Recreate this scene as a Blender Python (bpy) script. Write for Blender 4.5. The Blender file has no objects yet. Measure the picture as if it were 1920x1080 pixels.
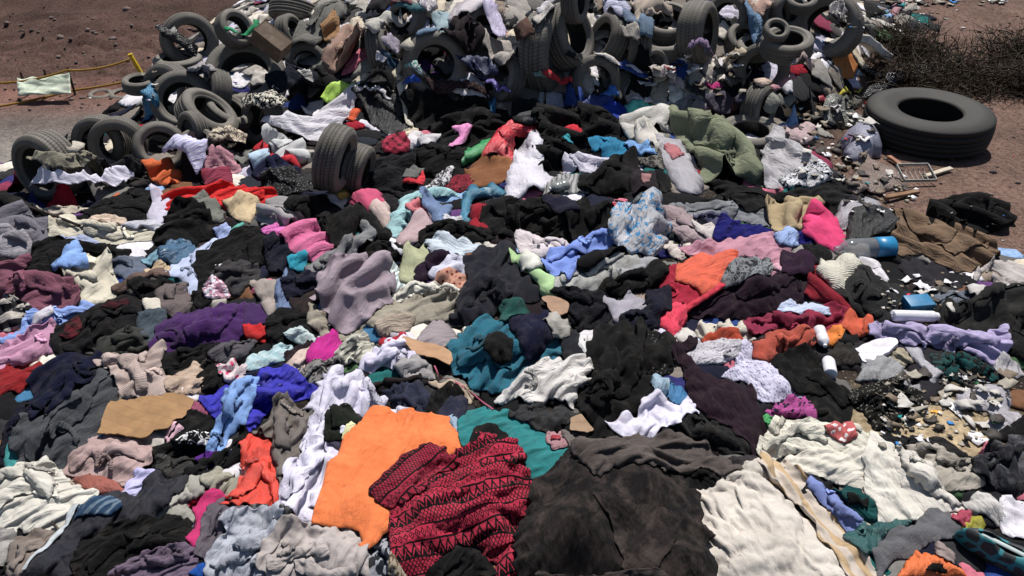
import bpy, bmesh, math, random
import numpy as np
from mathutils import Vector, Matrix, Euler, noise as mnoise
R = math.radians
C = bpy.context.scene.collection
S = bpy.context.scene
# ------------------------------------------------------------------ camera, sky, sun, exposure
CAM_H, PITCH, FPX = 2.4, R(31), 1507.0
cam_d = bpy.data.cameras.new('camera'); cam = bpy.data.objects.new('camera', cam_d); C.objects.link(cam)
cam.location = (0, 0, CAM_H); cam.rotation_euler = (R(90) - PITCH, 0, 0)
cam_d.sensor_width = 36; cam_d.lens = 36 * FPX / 1920; cam_d.clip_end = 400; cam_d.clip_start = .05
S.camera = cam
SUN_EL, SUN_AZ = R(63), R(14)          # azimuth measured from +Y (ahead of the camera) towards +X
w = bpy.data.worlds.new('World'); S.world = w; w.use_nodes = True
nt = w.node_tree; bg = nt.nodes['Background']
sky = nt.nodes.new('ShaderNodeTexSky'); sky.sky_type = 'NISHITA'; sky.sun_disc = False
sky.sun_elevation = SUN_EL; sky.sun_rotation = SUN_AZ; sky.dust_density = 1.5; sky.altitude = 600
nt.links.new(sky.outputs[0], bg.inputs[0]); bg.inputs[1].default_value = .055
sd = bpy.data.lights.new('sun', 'SUN'); sd.energy = 4.4; sd.angle = R(.55); sd.color = (1, .965, .92)
sun = bpy.data.objects.new('sun', sd); C.objects.link(sun)
dirv = Vector((math.sin(SUN_AZ) * math.cos(SUN_EL), math.cos(SUN_AZ) * math.cos(SUN_EL), math.sin(SUN_EL)))
sun.rotation_euler = dirv.to_track_quat('Z', 'Y').to_euler()
S.view_settings.view_transform = 'Standard'; S.view_settings.look = 'None'
S.view_settings.exposure = .62; S.view_settings.gamma = 1
S.cycles.max_bounces = 6; S.cycles.transparent_max_bounces = 12
S.cycles.use_denoising = True
rng = np.random.default_rng(7); random.seed(7)

# ------------------------------------------------------------------ naming helpers
def tag(o, label=None, cat=None, group=None, kind=None):
    if label: o['label'] = label
    if cat: o['category'] = cat
    if group: o['group'] = group
    if kind: o['kind'] = kind
    return o
def empty(name, loc=(0, 0, 0), rot=(0, 0, 0)):
    o = bpy.data.objects.new(name, None); o.location = loc; o.rotation_euler = rot
    o.empty_display_size = .1; C.objects.link(o); return o
def link(name, me, mat=None, parent=None, smooth=True):
    o = bpy.data.objects.new(name, me); C.objects.link(o)
    if mat and not me.materials: me.materials.append(mat)
    if parent: o.parent = parent
    if smooth: me.polygons.foreach_set('use_smooth', [True] * len(me.polygons))
    return o
def mesh_np(name, v, f, uv=None, smooth=True):
    me = bpy.data.meshes.new(name)
    v = np.asarray(v, np.float32); f = np.asarray(f, np.int32); k = f.shape[1]
    me.vertices.add(len(v)); me.vertices.foreach_set('co', v.ravel())
    me.loops.add(f.size); me.loops.foreach_set('vertex_index', f.ravel())
    me.polygons.add(len(f)); me.polygons.foreach_set('loop_start', np.arange(0, f.size, k, dtype=np.int32))
    if smooth: me.polygons.foreach_set('use_smooth', np.ones(len(f), bool))
    if uv is not None:
        l = me.uv_layers.new(name='UVMap'); l.data.foreach_set('uv', np.asarray(uv, np.float32)[f.ravel()].ravel())
    me.update(calc_edges=True); me.validate()
    return me
def lin(h, g=1.0):
    h = h.lstrip('#')
    if len(h) == 3: h = ''.join(c * 2 for c in h)
    out = []
    for i in (0, 2, 4):
        c = int(h[i:i + 2], 16) / 255
        out.append((c / 12.92 if c <= .04045 else ((c + .055) / 1.055) ** 2.4) * g)
    return tuple(out)

# ------------------------------------------------------------------ terrain
def sstep(a, b, x):
    t = np.clip((x - a) / (b - a), 0, 1); return t * t * (3 - 2 * t)
_NG = [rng.random((64, 64)).astype(np.float32) for _ in range(4)]
def vnoise(x, y, k=0):
    g = _NG[k]; x = np.asarray(x, float); y = np.asarray(y, float)
    xi = np.floor(x).astype(int); yi = np.floor(y).astype(int)
    fx = x - xi; fy = y - yi; fx = fx * fx * (3 - 2 * fx); fy = fy * fy * (3 - 2 * fy)
    a = g[yi % 64, xi % 64]; b = g[yi % 64, (xi + 1) % 64]; c = g[(yi + 1) % 64, xi % 64]; d = g[(yi + 1) % 64, (xi + 1) % 64]
    return (a * (1 - fx) + b * fx) * (1 - fy) + (c * (1 - fx) + d * fx) * fy
def fbm(x, y, oct=4, k=0):
    s = 0; a = .5
    for i in range(oct):
        s = s + a * (vnoise(x * 2 ** i + 17 * i, y * 2 ** i + 5 * i, (k + i) % 4) - .5); a *= .5
    return s
def ground(x, y):
    x = np.asarray(x, float); y = np.asarray(y, float)
    z = -.14 + 0 * x
    z = z - 1.1 * sstep(-2.6, -6.0, x) * sstep(4.0, 11, y) - .25 * sstep(-3.0, -4.6, x) * sstep(5, 6.5, y)
    z = z + .34 * np.maximum(y - 14.5 + fbm(x * .12, y * .12, 2) * 7, 0) * sstep(1, -6, x + .1 * y)     # far hillside
    z = z + .10 * np.maximum(y - 8, 0) * sstep(1.5, 4, x)                                   # right bank
    z = z + .10 * fbm(x * .9, y * .9, 3, 1) + .03 * fbm(x * 5, y * 5, 2, 2)
    z = z + .9 * fbm(x * .25, y * .25, 4, 2) * sstep(9, 16, y)
    return z
def bed_mask(x, y):
    e = .45 * fbm(x * .7, y * .7, 3, 3)
    ll = np.interp(y, [4.5, 5.7, 6.3, 8, 10], [-5.2, -4.75, -4.05, -3.85, -3.6]); l = sstep(-.25, .2, x - ll + e * .5)
    rlim = np.interp(y, [0, 3.3, 4.3, 4.8, 6.0, 7.5, 8.6, 10], [6, 5.0, 3.6, 2.6, 2.5, 3.0, 3.7, 5.0])
    return l * sstep(.25, -.15, x - rlim + e)
def mound(x, y):
    top = np.interp(x, [-4.2, -3.4, -2.6, -1.7, -.5, 1.5, 2.8, 3.6, 4.4], [0, .22, .42, .74, .95, .95, .72, .42, .1])
    yb = 6.85 + .15 * np.sin(x * 2.1) + .1 * np.abs(x)
    s = np.clip((y - yb) / 1.9, 0, 1)
    s = s ** .85 * (1.15 - .15 * s)
    return top * s * (1 - .8 * sstep(10.2, 12.5, y))
def pile(x, y):
    b = bed_mask(x, y)
    return ground(x, y) * (1 - b) + b * (np.maximum(ground(x, y), -.5) * .35 + .05 + .10 * fbm(x * 1.3, y * 1.3, 3, 1)) + mound(x, y)

# height map of everything laid so far (metres), for stacking
HC = .0125; HX0, HY0 = -6.5, 1.2; HNX, HNY = 1040, 900
gx, gy = np.meshgrid(HX0 + np.arange(HNX) * HC, HY0 + np.arange(HNY) * HC)
H = pile(gx, gy).astype(np.float32)
def boxblur(a, r):
    for ax in (0, 1):
        p = np.pad(a, [(r + 1, r) if i == ax else (0, 0) for i in (0, 1)], 'edge')
        c = np.cumsum(p, axis=ax, dtype=np.float64); n = a.shape[ax]
        if ax == 0: a = (c[2 * r + 1:2 * r + 1 + n] - c[:n]) / (2 * r + 1)
        else: a = (c[:, 2 * r + 1:2 * r + 1 + n] - c[:, :n]) / (2 * r + 1)
    return a.astype(np.float32)
HS = boxblur(boxblur(H, 5), 5); _hs_n = 0
def refresh_hs():
    global HS; HS = boxblur(boxblur(H, 5), 5)
def samp(A, x, y):
    ix = np.clip(((x - HX0) / HC + .5).astype(int), 0, HNX - 1); iy = np.clip(((y - HY0) / HC + .5).astype(int), 0, HNY - 1)
    return A[iy, ix]
CP, SP = math.cos(PITCH), math.sin(PITCH)
def ray(px, py):
    u = (np.asarray(px, float) - 960) / FPX; v = (540 - np.asarray(py, float)) / FPX
    return u, CP + SP * v, -SP + CP * v
def at(px, py, raw=False):
    """photo position -> point on the heap as built so far"""
    u, yy, zz = ray(px, py)
    t = np.full(np.shape(u), 1.6); done = np.zeros(np.shape(u), bool); st = .012
    A = H if raw else HS
    for i in range(1400):
        x = u * t; y = yy * t; z = CAM_H + zz * t
        inside = (x > HX0) & (x < HX0 + HNX * HC) & (y > HY0) & (y < HY0 + HNY * HC)
        h = np.where(inside, samp(A, x, y), ground(x, y) if i % 8 == 0 and not np.all(inside) else -9)
        done |= z <= h
        if np.all(done): break
        t = np.where(done, t, t + st)
    return u * t, yy * t, CAM_H + zz * t
# ------------------------------------------------------------------ materials
def newmat(name):
    m = bpy.data.materials.new(name); m.use_nodes = True
    n = m.node_tree; b = n.nodes['Principled BSDF']
    return m, n, b
def nd(n, t, **k):
    o = n.nodes.new(t)
    for a, v in k.items(): setattr(o, a, v)
    return o
def mixc(n, mode='MIX'):
    return nd(n, 'ShaderNodeMix', data_type='RGBA', blend_type=mode)
def noise(n, vec, sc, det=3, rough=.55, dist=0):
    t = nd(n, 'ShaderNodeTexNoise'); t.inputs['Scale'].default_value = sc; t.inputs['Detail'].default_value = det
    t.inputs['Roughness'].default_value = rough; t.inputs['Distortion'].default_value = dist
    if vec is not None: n.links.new(vec, t.inputs['Vector'])
    return t.outputs['Fac']
def ramp(n, fac, stops):
    r = nd(n, 'ShaderNodeValToRGB'); e = r.color_ramp.elements
    while len(e) < len(stops): e.new(.5)
    for el, (p, c) in zip(e, stops):
        el.position = p; el.color = (*c, 1) if len(c) == 3 else c
    n.links.new(fac, r.inputs[0]); return r.outputs[0]
def math_(n, op, a, b=None):
    m = nd(n, 'ShaderNodeMath', operation=op)
    for i, v in enumerate((a, b)):
        if v is None: continue
        if isinstance(v, (int, float)): m.inputs[i].default_value = v
        else: n.links.new(v, m.inputs[i])
    return m.outputs[0]
def mixin(n, fac, a, b, mode='MIX'):
    m = mixc(n, mode)
    for i, v in ((0, fac), (6, a), (7, b)):
        if isinstance(v, (int, float)): m.inputs[i].default_value = v
        elif isinstance(v, tuple): m.inputs[i].default_value = (*v, 1)
        else: n.links.new(v, m.inputs[i])
    return m.outputs[2]
DUST = (.30, .25, .20)
CL = {}
def cloth_mat(style):
    """one material per weave; the colour of each garment comes from its object colour"""
    if style in CL: return CL[style]
    base, _, c2 = style.partition(':')
    m, n, b = newmat('cloth_' + base)
    oi = nd(n, 'ShaderNodeObjectInfo'); col = oi.outputs['Color']
    uv = nd(n, 'ShaderNodeUVMap').outputs[0]
    geo = nd(n, 'ShaderNodeTexCoord').outputs['Object']
    # offset per object
    add = nd(n, 'ShaderNodeVectorMath', operation='ADD'); n.links.new(uv, add.inputs[0])
    sc = nd(n, 'ShaderNodeVectorMath', operation='SCALE'); sc.inputs[0].default_value = (37, 53, 11); n.links.new(oi.outputs['Random'], sc.inputs['Scale'])
    n.links.new(sc.outputs[0], add.inputs[1]); vec = add.outputs[0]
    c2 = lin(c2) if c2 else (.01, .01, .01)
    sep = nd(n, 'ShaderNodeSeparateXYZ'); n.links.new(uv, sep.inputs[0]); U, V = sep.outputs[0], sep.outputs[1]
    rough, bumpk, fine = .93, .35, None
    if base == 'stripe':
        wv = math_(n, 'SINE', math_(n, 'MULTIPLY', V, 150)); f = math_(n, 'GREATER_THAN', wv, .35); col = mixin(n, f, col, c2)
    elif base == 'bands':
        t = math_(n, 'FRACT', math_(n, 'MULTIPLY', V, 11)); f = math_(n, 'GREATER_THAN', t, .55); col = mixin(n, f, col, c2)
    elif base == 'check':
        a = math_(n, 'GREATER_THAN', math_(n, 'SINE', math_(n, 'MULTIPLY', V, 90)), .3)
        a2 = math_(n, 'GREATER_THAN', math_(n, 'SINE', math_(n, 'MULTIPLY', U, 90)), .3)
        f = math_(n, 'MULTIPLY', math_(n, 'ADD', a, a2), .5); col = mixin(n, f, col, c2)
    elif base == 'print':
        v = nd(n, 'ShaderNodeTexVoronoi'); v.inputs['Scale'].default_value = 30; n.links.new(vec, v.inputs['Vector'])
        d = math_(n, 'ADD', v.outputs['Distance'], math_(n, 'MULTIPLY', noise(n, vec, 70, 2), .5))
        f = math_(n, 'LESS_THAN', d, .56); col = mixin(n, f, col, c2)
    elif base == 'dots':
        v = nd(n, 'ShaderNodeTexVoronoi'); v.inputs['Scale'].default_value = 55; v.inputs['Randomness'].default_value = .9; n.links.new(vec, v.inputs['Vector'])
        f = math_(n, 'LESS_THAN', v.outputs['Distance'], .3); col = mixin(n, f, col, c2)
    elif base == 'marble':
        f = noise(n, vec, 28, 4, .6, 1.5); col = mixin(n, math_(n, 'GREATER_THAN', f, .53), col, c2)
    elif base == 'filmprint':
        f = noise(n, vec, 16, 3, .5, 2.0); col = mixin(n, math_(n, 'GREATER_THAN', f, .57), col, c2)
    elif base == 'leaf':
        f = noise(n, vec, 13, 2, .5, 2.5); col = mixin(n, math_(n, 'GREATER_THAN', f, .5), col, c2)
    elif base == 'tribal':
        # rows of zigzags, triangles and diamonds between lines, woven along U
        P = 30.0
        row = math_(n, 'MULTIPLY', V, 13.0); rf = math_(n, 'FRACT', row); ri = math_(n, 'FLOOR', row)
        k3 = math_(n, 'MODULO', math_(n, 'ADD', ri, 300), 3)
        wob = math_(n, 'ADD', U, math_(n, 'MULTIPLY', ri, .0093))
        tri = math_(n, 'ABSOLUTE', math_(n, 'SUBTRACT', math_(n, 'FRACT', math_(n, 'MULTIPLY', wob, P)), .5))       # 0..0.5
        tri2 = math_(n, 'MULTIPLY', tri, 2)
        rr = math_(n, 'DIVIDE', math_(n, 'SUBTRACT', rf, .12), .76)
        dz = math_(n, 'ABSOLUTE', math_(n, 'SUBTRACT', rr, tri2))
        zig = math_(n, 'LESS_THAN', dz, .22)
        filled = math_(n, 'LESS_THAN', rr, math_(n, 'SUBTRACT', tri2, .45))
        zig2 = math_(n, 'MAXIMUM', zig, filled)
        tm = math_(n, 'ABSOLUTE', math_(n, 'SUBTRACT', math_(n, 'FRACT', math_(n, 'MULTIPLY', wob, P * 1.5)), .5))
        rm = math_(n, 'ABSOLUTE', math_(n, 'SUBTRACT', rr, .5))
        dm = math_(n, 'ADD', tm, rm)
        dia = math_(n, 'MULTIPLY', math_(n, 'GREATER_THAN', dm, .30), math_(n, 'LESS_THAN', dm, .47))
        dot = math_(n, 'LESS_THAN', dm, .13)
        dia = math_(n, 'MAXIMUM', dia, dot)
        ta = math_(n, 'ABSOLUTE', math_(n, 'SUBTRACT', math_(n, 'FRACT', math_(n, 'MULTIPLY', wob, P * 2.2)), .5))
        ra = math_(n, 'ABSOLUTE', math_(n, 'SUBTRACT', math_(n, 'FRACT', math_(n, 'MULTIPLY', rr, 2.0)), .5))
        latt = math_(n, 'LESS_THAN', math_(n, 'ABSOLUTE', math_(n, 'SUBTRACT', ta, ra)), .12)
        s0 = math_(n, 'LESS_THAN', k3, .5); s1 = math_(n, 'GREATER_THAN', k3, 1.5)
        pat = mixin(n, s0, mixin(n, s1, zig2, dia), latt)
        line = math_(n, 'GREATER_THAN', math_(n, 'ABSOLUTE', math_(n, 'SUBTRACT', rf, .5)), .44)
        f = math_(n, 'MAXIMUM', pat, line)
        col = mixin(n, f, col, c2)
    elif base == 'denim':
        f = noise(n, vec, 900, 1); col = mixin(n, math_(n, 'MULTIPLY', f, .35), col, (.45, .5, .6))
    elif base == 'heather':
        f = noise(n, vec, 420, 2, .7); col = mixin(n, ramp(n, f, [(.42, (0, 0, 0)), (.62, (.55, .55, .55))]), col, c2 if ':' in style else (.4, .4, .42))
    elif base == 'dirty':
        f = noise(n, vec, 9, 5, .65, .6); col = mixin(n, ramp(n, f, [(.45, (0, 0, 0)), (.62, (.6, .6, .6))]), col, c2 if ':' in style else DUST)
    # slow fading of the dye and dust lying on the cloth
    f = noise(n, vec, 5, 4, .6); col = mixin(n, 1.0, col, ramp(n, f, [(.3, (.78, .77, .76)), (.7, (1.1, 1.1, 1.1))]), 'MULTIPLY')
    f = noise(n, vec, 14, 6, .7); col = mixin(n, ramp(n, f, [(.5, (0, 0, 0)), (.85, (.10, .10, .10))]), col, DUST)
    n.links.new(col, b.inputs['Base Color'])
    # stains and sun bleaching with outlines of their own
    f = noise(n, vec, 6.5, 5, .55, 1.2); col = mixin(n, ramp(n, f, [(.60, (0, 0, 0)), (.66, (.24, .24, .24))]), col, mixin(n, .5, col, (.13, .10, .075)))
    # hem stitched along the border, seams across
    ed = nd(n, 'ShaderNodeAttribute', attribute_name='edge').outputs['Fac']
    hem = math_(n, 'LESS_THAN', math_(n, 'ABSOLUTE', math_(n, 'SUBTRACT', ed, .018)), .0022)
    sm = math_(n, 'LESS_THAN', math_(n, 'ABSOLUTE', math_(n, 'SUBTRACT', math_(n, 'FRACT', math_(n, 'ADD', math_(n, 'MULTIPLY', U, 2.6), math_(n, 'MULTIPLY', oi.outputs['Random'], 7))), .5)), .006)
    seam = math_(n, 'MAXIMUM', hem, sm) if base not in ('bag', 'filmprint', 'leaf', 'marble', 'tribal') else hem
    col = mixin(n, math_(n, 'MULTIPLY', seam, .28), col, (.02, .018, .018))
    # weave and small creases
    vs = nd(n, 'ShaderNodeVectorMath', operation='MULTIPLY'); vs.inputs[1].default_value = (.45, 1, 1); n.links.new(vec, vs.inputs[0])
    h = math_(n, 'MULTIPLY', noise(n, vs.outputs[0], 34, 2, .5, .4), .009)
    rid = math_(n, 'ABSOLUTE', math_(n, 'SUBTRACT', noise(n, vs.outputs[0], 12, 2, .5, .6), .5))
    h = math_(n, 'ADD', h, math_(n, 'MULTIPLY', rid, -.042 if base != 'knit' else -.012))
    rid2 = math_(n, 'ABSOLUTE', math_(n, 'SUBTRACT', noise(n, vs.outputs[0], 25, 2, .5, 1.0), .5))
    h = math_(n, 'ADD', h, math_(n, 'MULTIPLY', rid2, -.017 if base != 'knit' else -.006))
    h = math_(n, 'MULTIPLY', h, math_(n, 'ADD', math_(n, 'MULTIPLY', oi.outputs['Random'], 1.0), .22))
    if base == 'knit':
        kn = math_(n, 'MULTIPLY', math_(n, 'SINE', math_(n, 'MULTIPLY', U, 900)), math_(n, 'ADD', math_(n, 'SINE', math_(n, 'MULTIPLY', V, 700)), 1.3))
        h = math_(n, 'ADD', h, math_(n, 'MULTIPLY', kn, .0007))
    elif base in ('fleece', 'plush'):
        h = math_(n, 'ADD', h, math_(n, 'MULTIPLY', noise(n, vec, 230, 3, .7), .011))
    elif base == 'rib':
        h = math_(n, 'ADD', h, math_(n, 'MULTIPLY', math_(n, 'SINE', math_(n, 'MULTIPLY', U, 480)), .0016))
    else:
        h = math_(n, 'ADD', h, math_(n, 'MULTIPLY', noise(n, vec, 600, 2), .003))
    h = math_(n, 'ADD', h, math_(n, 'MULTIPLY', noise(n, vec, 110, 3, .6, .5), .0022))
    h = math_(n, 'SUBTRACT', h, math_(n, 'MULTIPLY', seam, .004))
    bp = nd(n, 'ShaderNodeBump'); bp.inputs['Strength'].default_value = .9; bp.inputs['Distance'].default_value = 1.0
    n.links.new(h, bp.inputs['Height']); n.links.new(bp.outputs[0], b.inputs['Normal'])
    b.inputs['Roughness'].default_value = rough; b.inputs['Specular IOR Level'].default_value = .12
    b.inputs['Sheen Weight'].default_value = .02; b.inputs['Sheen Roughness'].default_value = .5
    if base == 'satin':
        b.inputs['Roughness'].default_value = .33; b.inputs['Specular IOR Level'].default_value = .5; b.inputs['Sheen Weight'].default_value = 0
    if base == 'nylon':
        b.inputs['Roughness'].default_value = .5; b.inputs['Specular IOR Level'].default_value = .35; b.inputs['Sheen Weight'].default_value = 0
    if base in ('fleece', 'plush'):
        b.inputs['Sheen Weight'].default_value = .08
    if base in ('bag', 'filmprint'):
        b.inputs['Roughness'].default_value = .25; b.inputs['Specular IOR Level'].default_value = .5; b.inputs['Sheen Weight'].default_value = 0
        tr = nd(n, 'ShaderNodeBsdfTranslucent'); n.links.new(col, tr.inputs[0]); ms = nd(n, 'ShaderNodeMixShader'); ms.inputs[0].default_value = .35
        n.links.new(b.outputs[0], ms.inputs[1]); n.links.new(tr.outputs[0], ms.inputs[2])
        n.links.new(ms.outputs[0], n.nodes['Material Output'].inputs[0])
    CL[style] = m
    return m
# ------------------------------------------------------------------ cloth: a sheet gathered into its footprint buckles into real folds
def polydist(p, q):
    """distance of points p (n,2) to closed polygon q (m,2), nearest points, inside flag"""
    a = q; b = np.roll(q, -1, 0); ab = b - a; L2 = (ab ** 2).sum(1) + 1e-12
    best = np.full(len(p), 1e9); near = np.zeros_like(p); ins = np.zeros(len(p), bool)
    for i in range(len(q)):
        t = np.clip(((p - a[i]) @ ab[i]) / L2[i], 0, 1); c = a[i] + t[:, None] * ab[i]
        d = ((p - c) ** 2).sum(1); m = d < best; best[m] = d[m]; near[m] = c[m]
        cr = ((a[i, 1] > p[:, 1]) != (b[i, 1] > p[:, 1]))
        if ab[i, 1] != 0: ins ^= cr & (p[:, 0] < (p[:, 1] - a[i, 1]) * ab[i, 0] / ab[i, 1] + a[i, 0])
    return np.sqrt(best), near, ins
def smooth_poly(q, k=4, jag=0.):
    n = len(q); out = []
    for i in range(n):
        p0, p1, p2, p3 = q[i - 1], q[i], q[(i + 1) % n], q[(i + 2) % n]
        for t in np.arange(k) / k:
            c = .5 * (2 * p1 + (p2 - p0) * t + (2 * p0 - 5 * p1 + 4 * p2 - p3) * t * t + (3 * p1 - p0 - 3 * p2 + p3) * t ** 3)
            out.append(.4 * c + .6 * (p1 * (1 - t) + p2 * t))
    out = np.array(out)
    if jag:
        r = np.random.default_rng(int(abs(q.sum() * 10)) % 99991); e = np.sqrt((q.max(0) - q.min(0)).prod())
        out = out + r.normal(0, jag * e, out.shape)
    return out
def _con(P, a, b, L, m, k):
    A = P[a]; B = P[b]; d = B - A
    l = np.sqrt((d * d).sum(-1)) + 1e-9
    c = (.5 * k * m * (l - L) / l)[..., None] * d
    A += c; B -= c
HCOL = [None]
def drape(q, N=40, fold=0., s1=1.35, s2=1.08, lift=.04, lam=.12, seed=0, steps=70, stiff=.06, thick=.004, clear=.004, taut=False):
    """q: footprint (m,2) in metres. Returns verts, quads, uv of the crumpled cloth lying on the height map"""
    r = np.random.default_rng(seed); H_ = HCOL[0] if HCOL[0] is not None else H
    m_ = float(np.sqrt((q.max(0) - q.min(0)).prod())); finek = float(np.clip(.26 / m_, .15, 1)); stiff = stiff + .28 * (1 - finek); s2 = 1 + (s2 - 1) * (.35 + .65 * finek)
    if taut: H_ = HS; clear = .03
    c = q.mean(0); ca, sa = math.cos(fold), math.sin(fold); Rm = np.array([[ca, -sa], [sa, ca]])
    ql = (q - c) @ Rm                                     # local x runs along the folds
    lo, hi = ql.min(0), ql.max(0); sp = max(hi - lo) / N
    nx, ny = np.maximum(np.ceil((hi - lo) / sp).astype(int) + 1, 4)
    X, Y = np.meshgrid(lo[0] + np.arange(nx) * sp, lo[1] + np.arange(ny) * sp)
    cc = np.stack([X[:-1, :-1] + sp / 2, Y[:-1, :-1] + sp / 2], -1).reshape(-1, 2)
    keep = polydist(cc, ql)[2].reshape(ny - 1, nx - 1)
    if keep.sum() < 6: keep[:] = True
    left = set(map(tuple, np.argwhere(keep))); big = []          # one piece of cloth stays one piece
    while left:
        st = [left.pop()]; comp = list(st)
        while st:
            a_, b_ = st.pop()
            for n_ in ((a_ + 1, b_), (a_ - 1, b_), (a_, b_ + 1), (a_, b_ - 1)):
                if n_ in left: left.discard(n_); st.append(n_); comp.append(n_)
        if len(comp) > len(big): big = comp
    if len(big) < keep.sum(): keep[:] = False; keep[tuple(np.array(big).T)] = True
    cnt = np.zeros((ny, nx), int)
    for dy in (0, 1):
        for dx in (0, 1): cnt[dy:ny - 1 + dy, dx:nx - 1 + dx] += keep
    act = cnt > 0; bnd = act & (cnt < 4)
    p = np.stack([X, Y], -1)
    bi = np.argwhere(bnd); d, near, _ = polydist(p[bnd], ql); ok = d < sp * .9
    p[tuple(bi[ok].T)] = near[ok]
    de = np.zeros((ny, nx)); dd, _, ins = polydist(p[act], ql); de[act] = dd
    xy = p @ Rm.T + c
    rad = max(min(hi - lo) * .33, .02)
    t = np.clip(de / rad, 0, 1)
    nz = fbm(xy[..., 0] * 4 + seed, xy[..., 1] * 4 + seed * 3, 2, seed % 4)
    dome = lift * (1 - (1 - t) ** 2) * np.clip(.85 + 1.6 * nz, .2, 1.7)
    P = np.zeros((ny, nx, 3)); P[..., :2] = xy
    g0 = samp(H_, xy[..., 0], xy[..., 1]) + clear
    P[..., 2] = g0 + dome
    # seed creases: gathered here, slack and smooth there
    gat = np.clip(.75 + 3.6 * fbm(p[..., 0] / (lam * 3.2) + 9 + seed, p[..., 1] / (lam * 3.2), 2, 1), .06, 2.1)
    ph = 0
    for i in range(5):
        an = r.normal(0, .35) ; L = lam * r.uniform(.6, 1.7)
        warp = 1.2 * fbm(p[..., 0] / (lam * 2.2) + seed + i * 3, p[..., 1] / (lam * 2.2), 2, i % 4)
        ph = ph + np.sin(2 * np.pi * (p[..., 1] * math.cos(an) + p[..., 0] * math.sin(an)) / L + 5 * warp + r.uniform(0, 6.28)) * r.uniform(.5, 1)
    ph2 = 0
    for i in range(4):
        an = r.normal(.5 * (-1) ** i, .5); L = max(lam * r.uniform(.3, .55), sp * 3.2)
        warp = fbm(p[..., 0] / lam + seed * 2 + i * 5, p[..., 1] / lam, 2, (i + 1) % 4)
        ph2 = ph2 + np.sin(2 * np.pi * (p[..., 1] * math.cos(an) + p[..., 0] * math.sin(an)) / L + 6 * warp + r.uniform(0, 6.28)) * r.uniform(.4, 1)
    P[..., 2] += (np.maximum(ph, -.4) * .009 + np.maximum(ph2, -.3) * .0035 * finek) * (lam / .1) * np.clip(de / (sp * 2), .4, 1) * np.minimum(gat, 1.4)
    z0 = g0 + dome
    # rest lengths
    v1 = 1 + (s1 - 1) * gat; g2_ = .35 + .65 * np.minimum(gat, 1.3)
    def rest(a, b):
        e = p[b] - p[a]; sv = .5 * (v1[a] + v1[b]); dz = (z0[b] - z0[a]); dz = np.clip(dz, -.6 * sp, .6 * sp)
        return np.sqrt((e[..., 0] * (1 + (s2 - 1) * .5 * (g2_[a] + g2_[b]))) ** 2 + (e[..., 1] * sv) ** 2 + dz * dz)
    sl = lambda s, e, st=1: slice(s, e, st)
    cons = []
    def addc(a, b, k):
        m = (act[a] & act[b]).astype(float)
        cons.append((a, b, rest(a, b), m, k))
    for s in (0, 1):
        n2 = (nx - s) // 2
        if n2 > 0: addc((sl(0, ny), sl(s, s + 2 * n2, 2)), (sl(0, ny), sl(s + 1, s + 2 * n2, 2)), 1.)
        n2 = (ny - s) // 2
        if n2 > 0: addc((sl(s, s + 2 * n2, 2), sl(0, nx)), (sl(s + 1, s + 2 * n2, 2), sl(0, nx)), 1.)
    for s in (0, 1):
        n2 = (nx - s) // 2
        if n2 > 0:
            addc((sl(0, ny - 1), sl(s, s + 2 * n2, 2)), (sl(1, ny), sl(s + 1, s + 2 * n2, 2)), .4)
            addc((sl(1, ny), sl(s, s + 2 * n2, 2)), (sl(0, ny - 1), sl(s + 1, s + 2 * n2, 2)), .4)
    bend = []
    for s in (0, 1, 2, 3):
        a = sl(s, nx - 2, 4); b = sl(s + 2, nx, 4)
        A = (sl(0, ny), a); B = (sl(0, ny), b)
        if P[A].shape == P[B].shape and P[A].size: bend.append((A, B))
        a = sl(s, ny - 2, 4); b = sl(s + 2, ny, 4); A = (a, sl(0, nx)); B = (b, sl(0, nx))
        if P[A].shape == P[B].shape and P[A].size: bend.append((A, B))
    bend = [(A, B, rest(A, B) * 1.0, (act[A] & act[B]).astype(float)) for A, B in bend]
    Pp = P.copy(); xy0 = xy.copy(); actf = act[..., None]
    grav = .00055; Hc = g0
    hold = np.where(bnd, .10, .006)[..., None]
    for it in range(steps):
        f = min(1, (it + 1) / (steps * .45))
        V = (P - Pp) * .9; V[..., :2] *= .7; Pp = P.copy()
        np.clip(V, -.02, .02, out=V)
        P = P + V; P[..., 2] -= grav
        sc = None
        for rep in range(3):
            for a, b, L, m, k in cons:
                _con(P, a, b, L if f >= 1 else L * f + (1 - f) * L / 1.25, m, k)
            if rep == 0:
                for a, b, L, m in bend: _con(P, a, b, L, m, stiff)
        P[..., :2] += hold * (xy0 - P[..., :2])
        if it % 4 == 3:
            Hc = samp(H_, P[..., 0], P[..., 1]) + clear
        fl = Hc + dome * .9
        low = P[..., 2] < fl
        P[..., 2] = np.maximum(P[..., 2], fl)
        Pp[low] = P[low] * .7 + Pp[low] * .3
    # ease the saw tooth of the grid
    for _ in range(1):
        Q = P.copy(); n4 = np.zeros((ny, nx, 1)); acc = np.zeros_like(P)
        for dy, dx in ((0, 1), (1, 0)):
            a = (sl(0, ny - dy), sl(0, nx - dx)); b = (sl(dy, ny), sl(dx, nx)); m = (act[a] & act[b])[..., None]
            acc[a] += P[b] * m; acc[b] += P[a] * m; n4[a] += m; n4[b] += m
        P = np.where(n4 > 0, .88 * P + .12 * acc / np.maximum(n4, 1), P)
    P[..., 2] = np.maximum(P[..., 2], samp(H_, P[..., 0], P[..., 1]) + clear * .5)
    # lay it into the height map
    k = max(2, int(math.ceil(sp * max(s1, 1.2) / HC * 1.3)))
    A, B_, C_, D_ = P[:-1, :-1][keep], P[:-1, 1:][keep], P[1:, 1:][keep], P[1:, :-1][keep]
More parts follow.
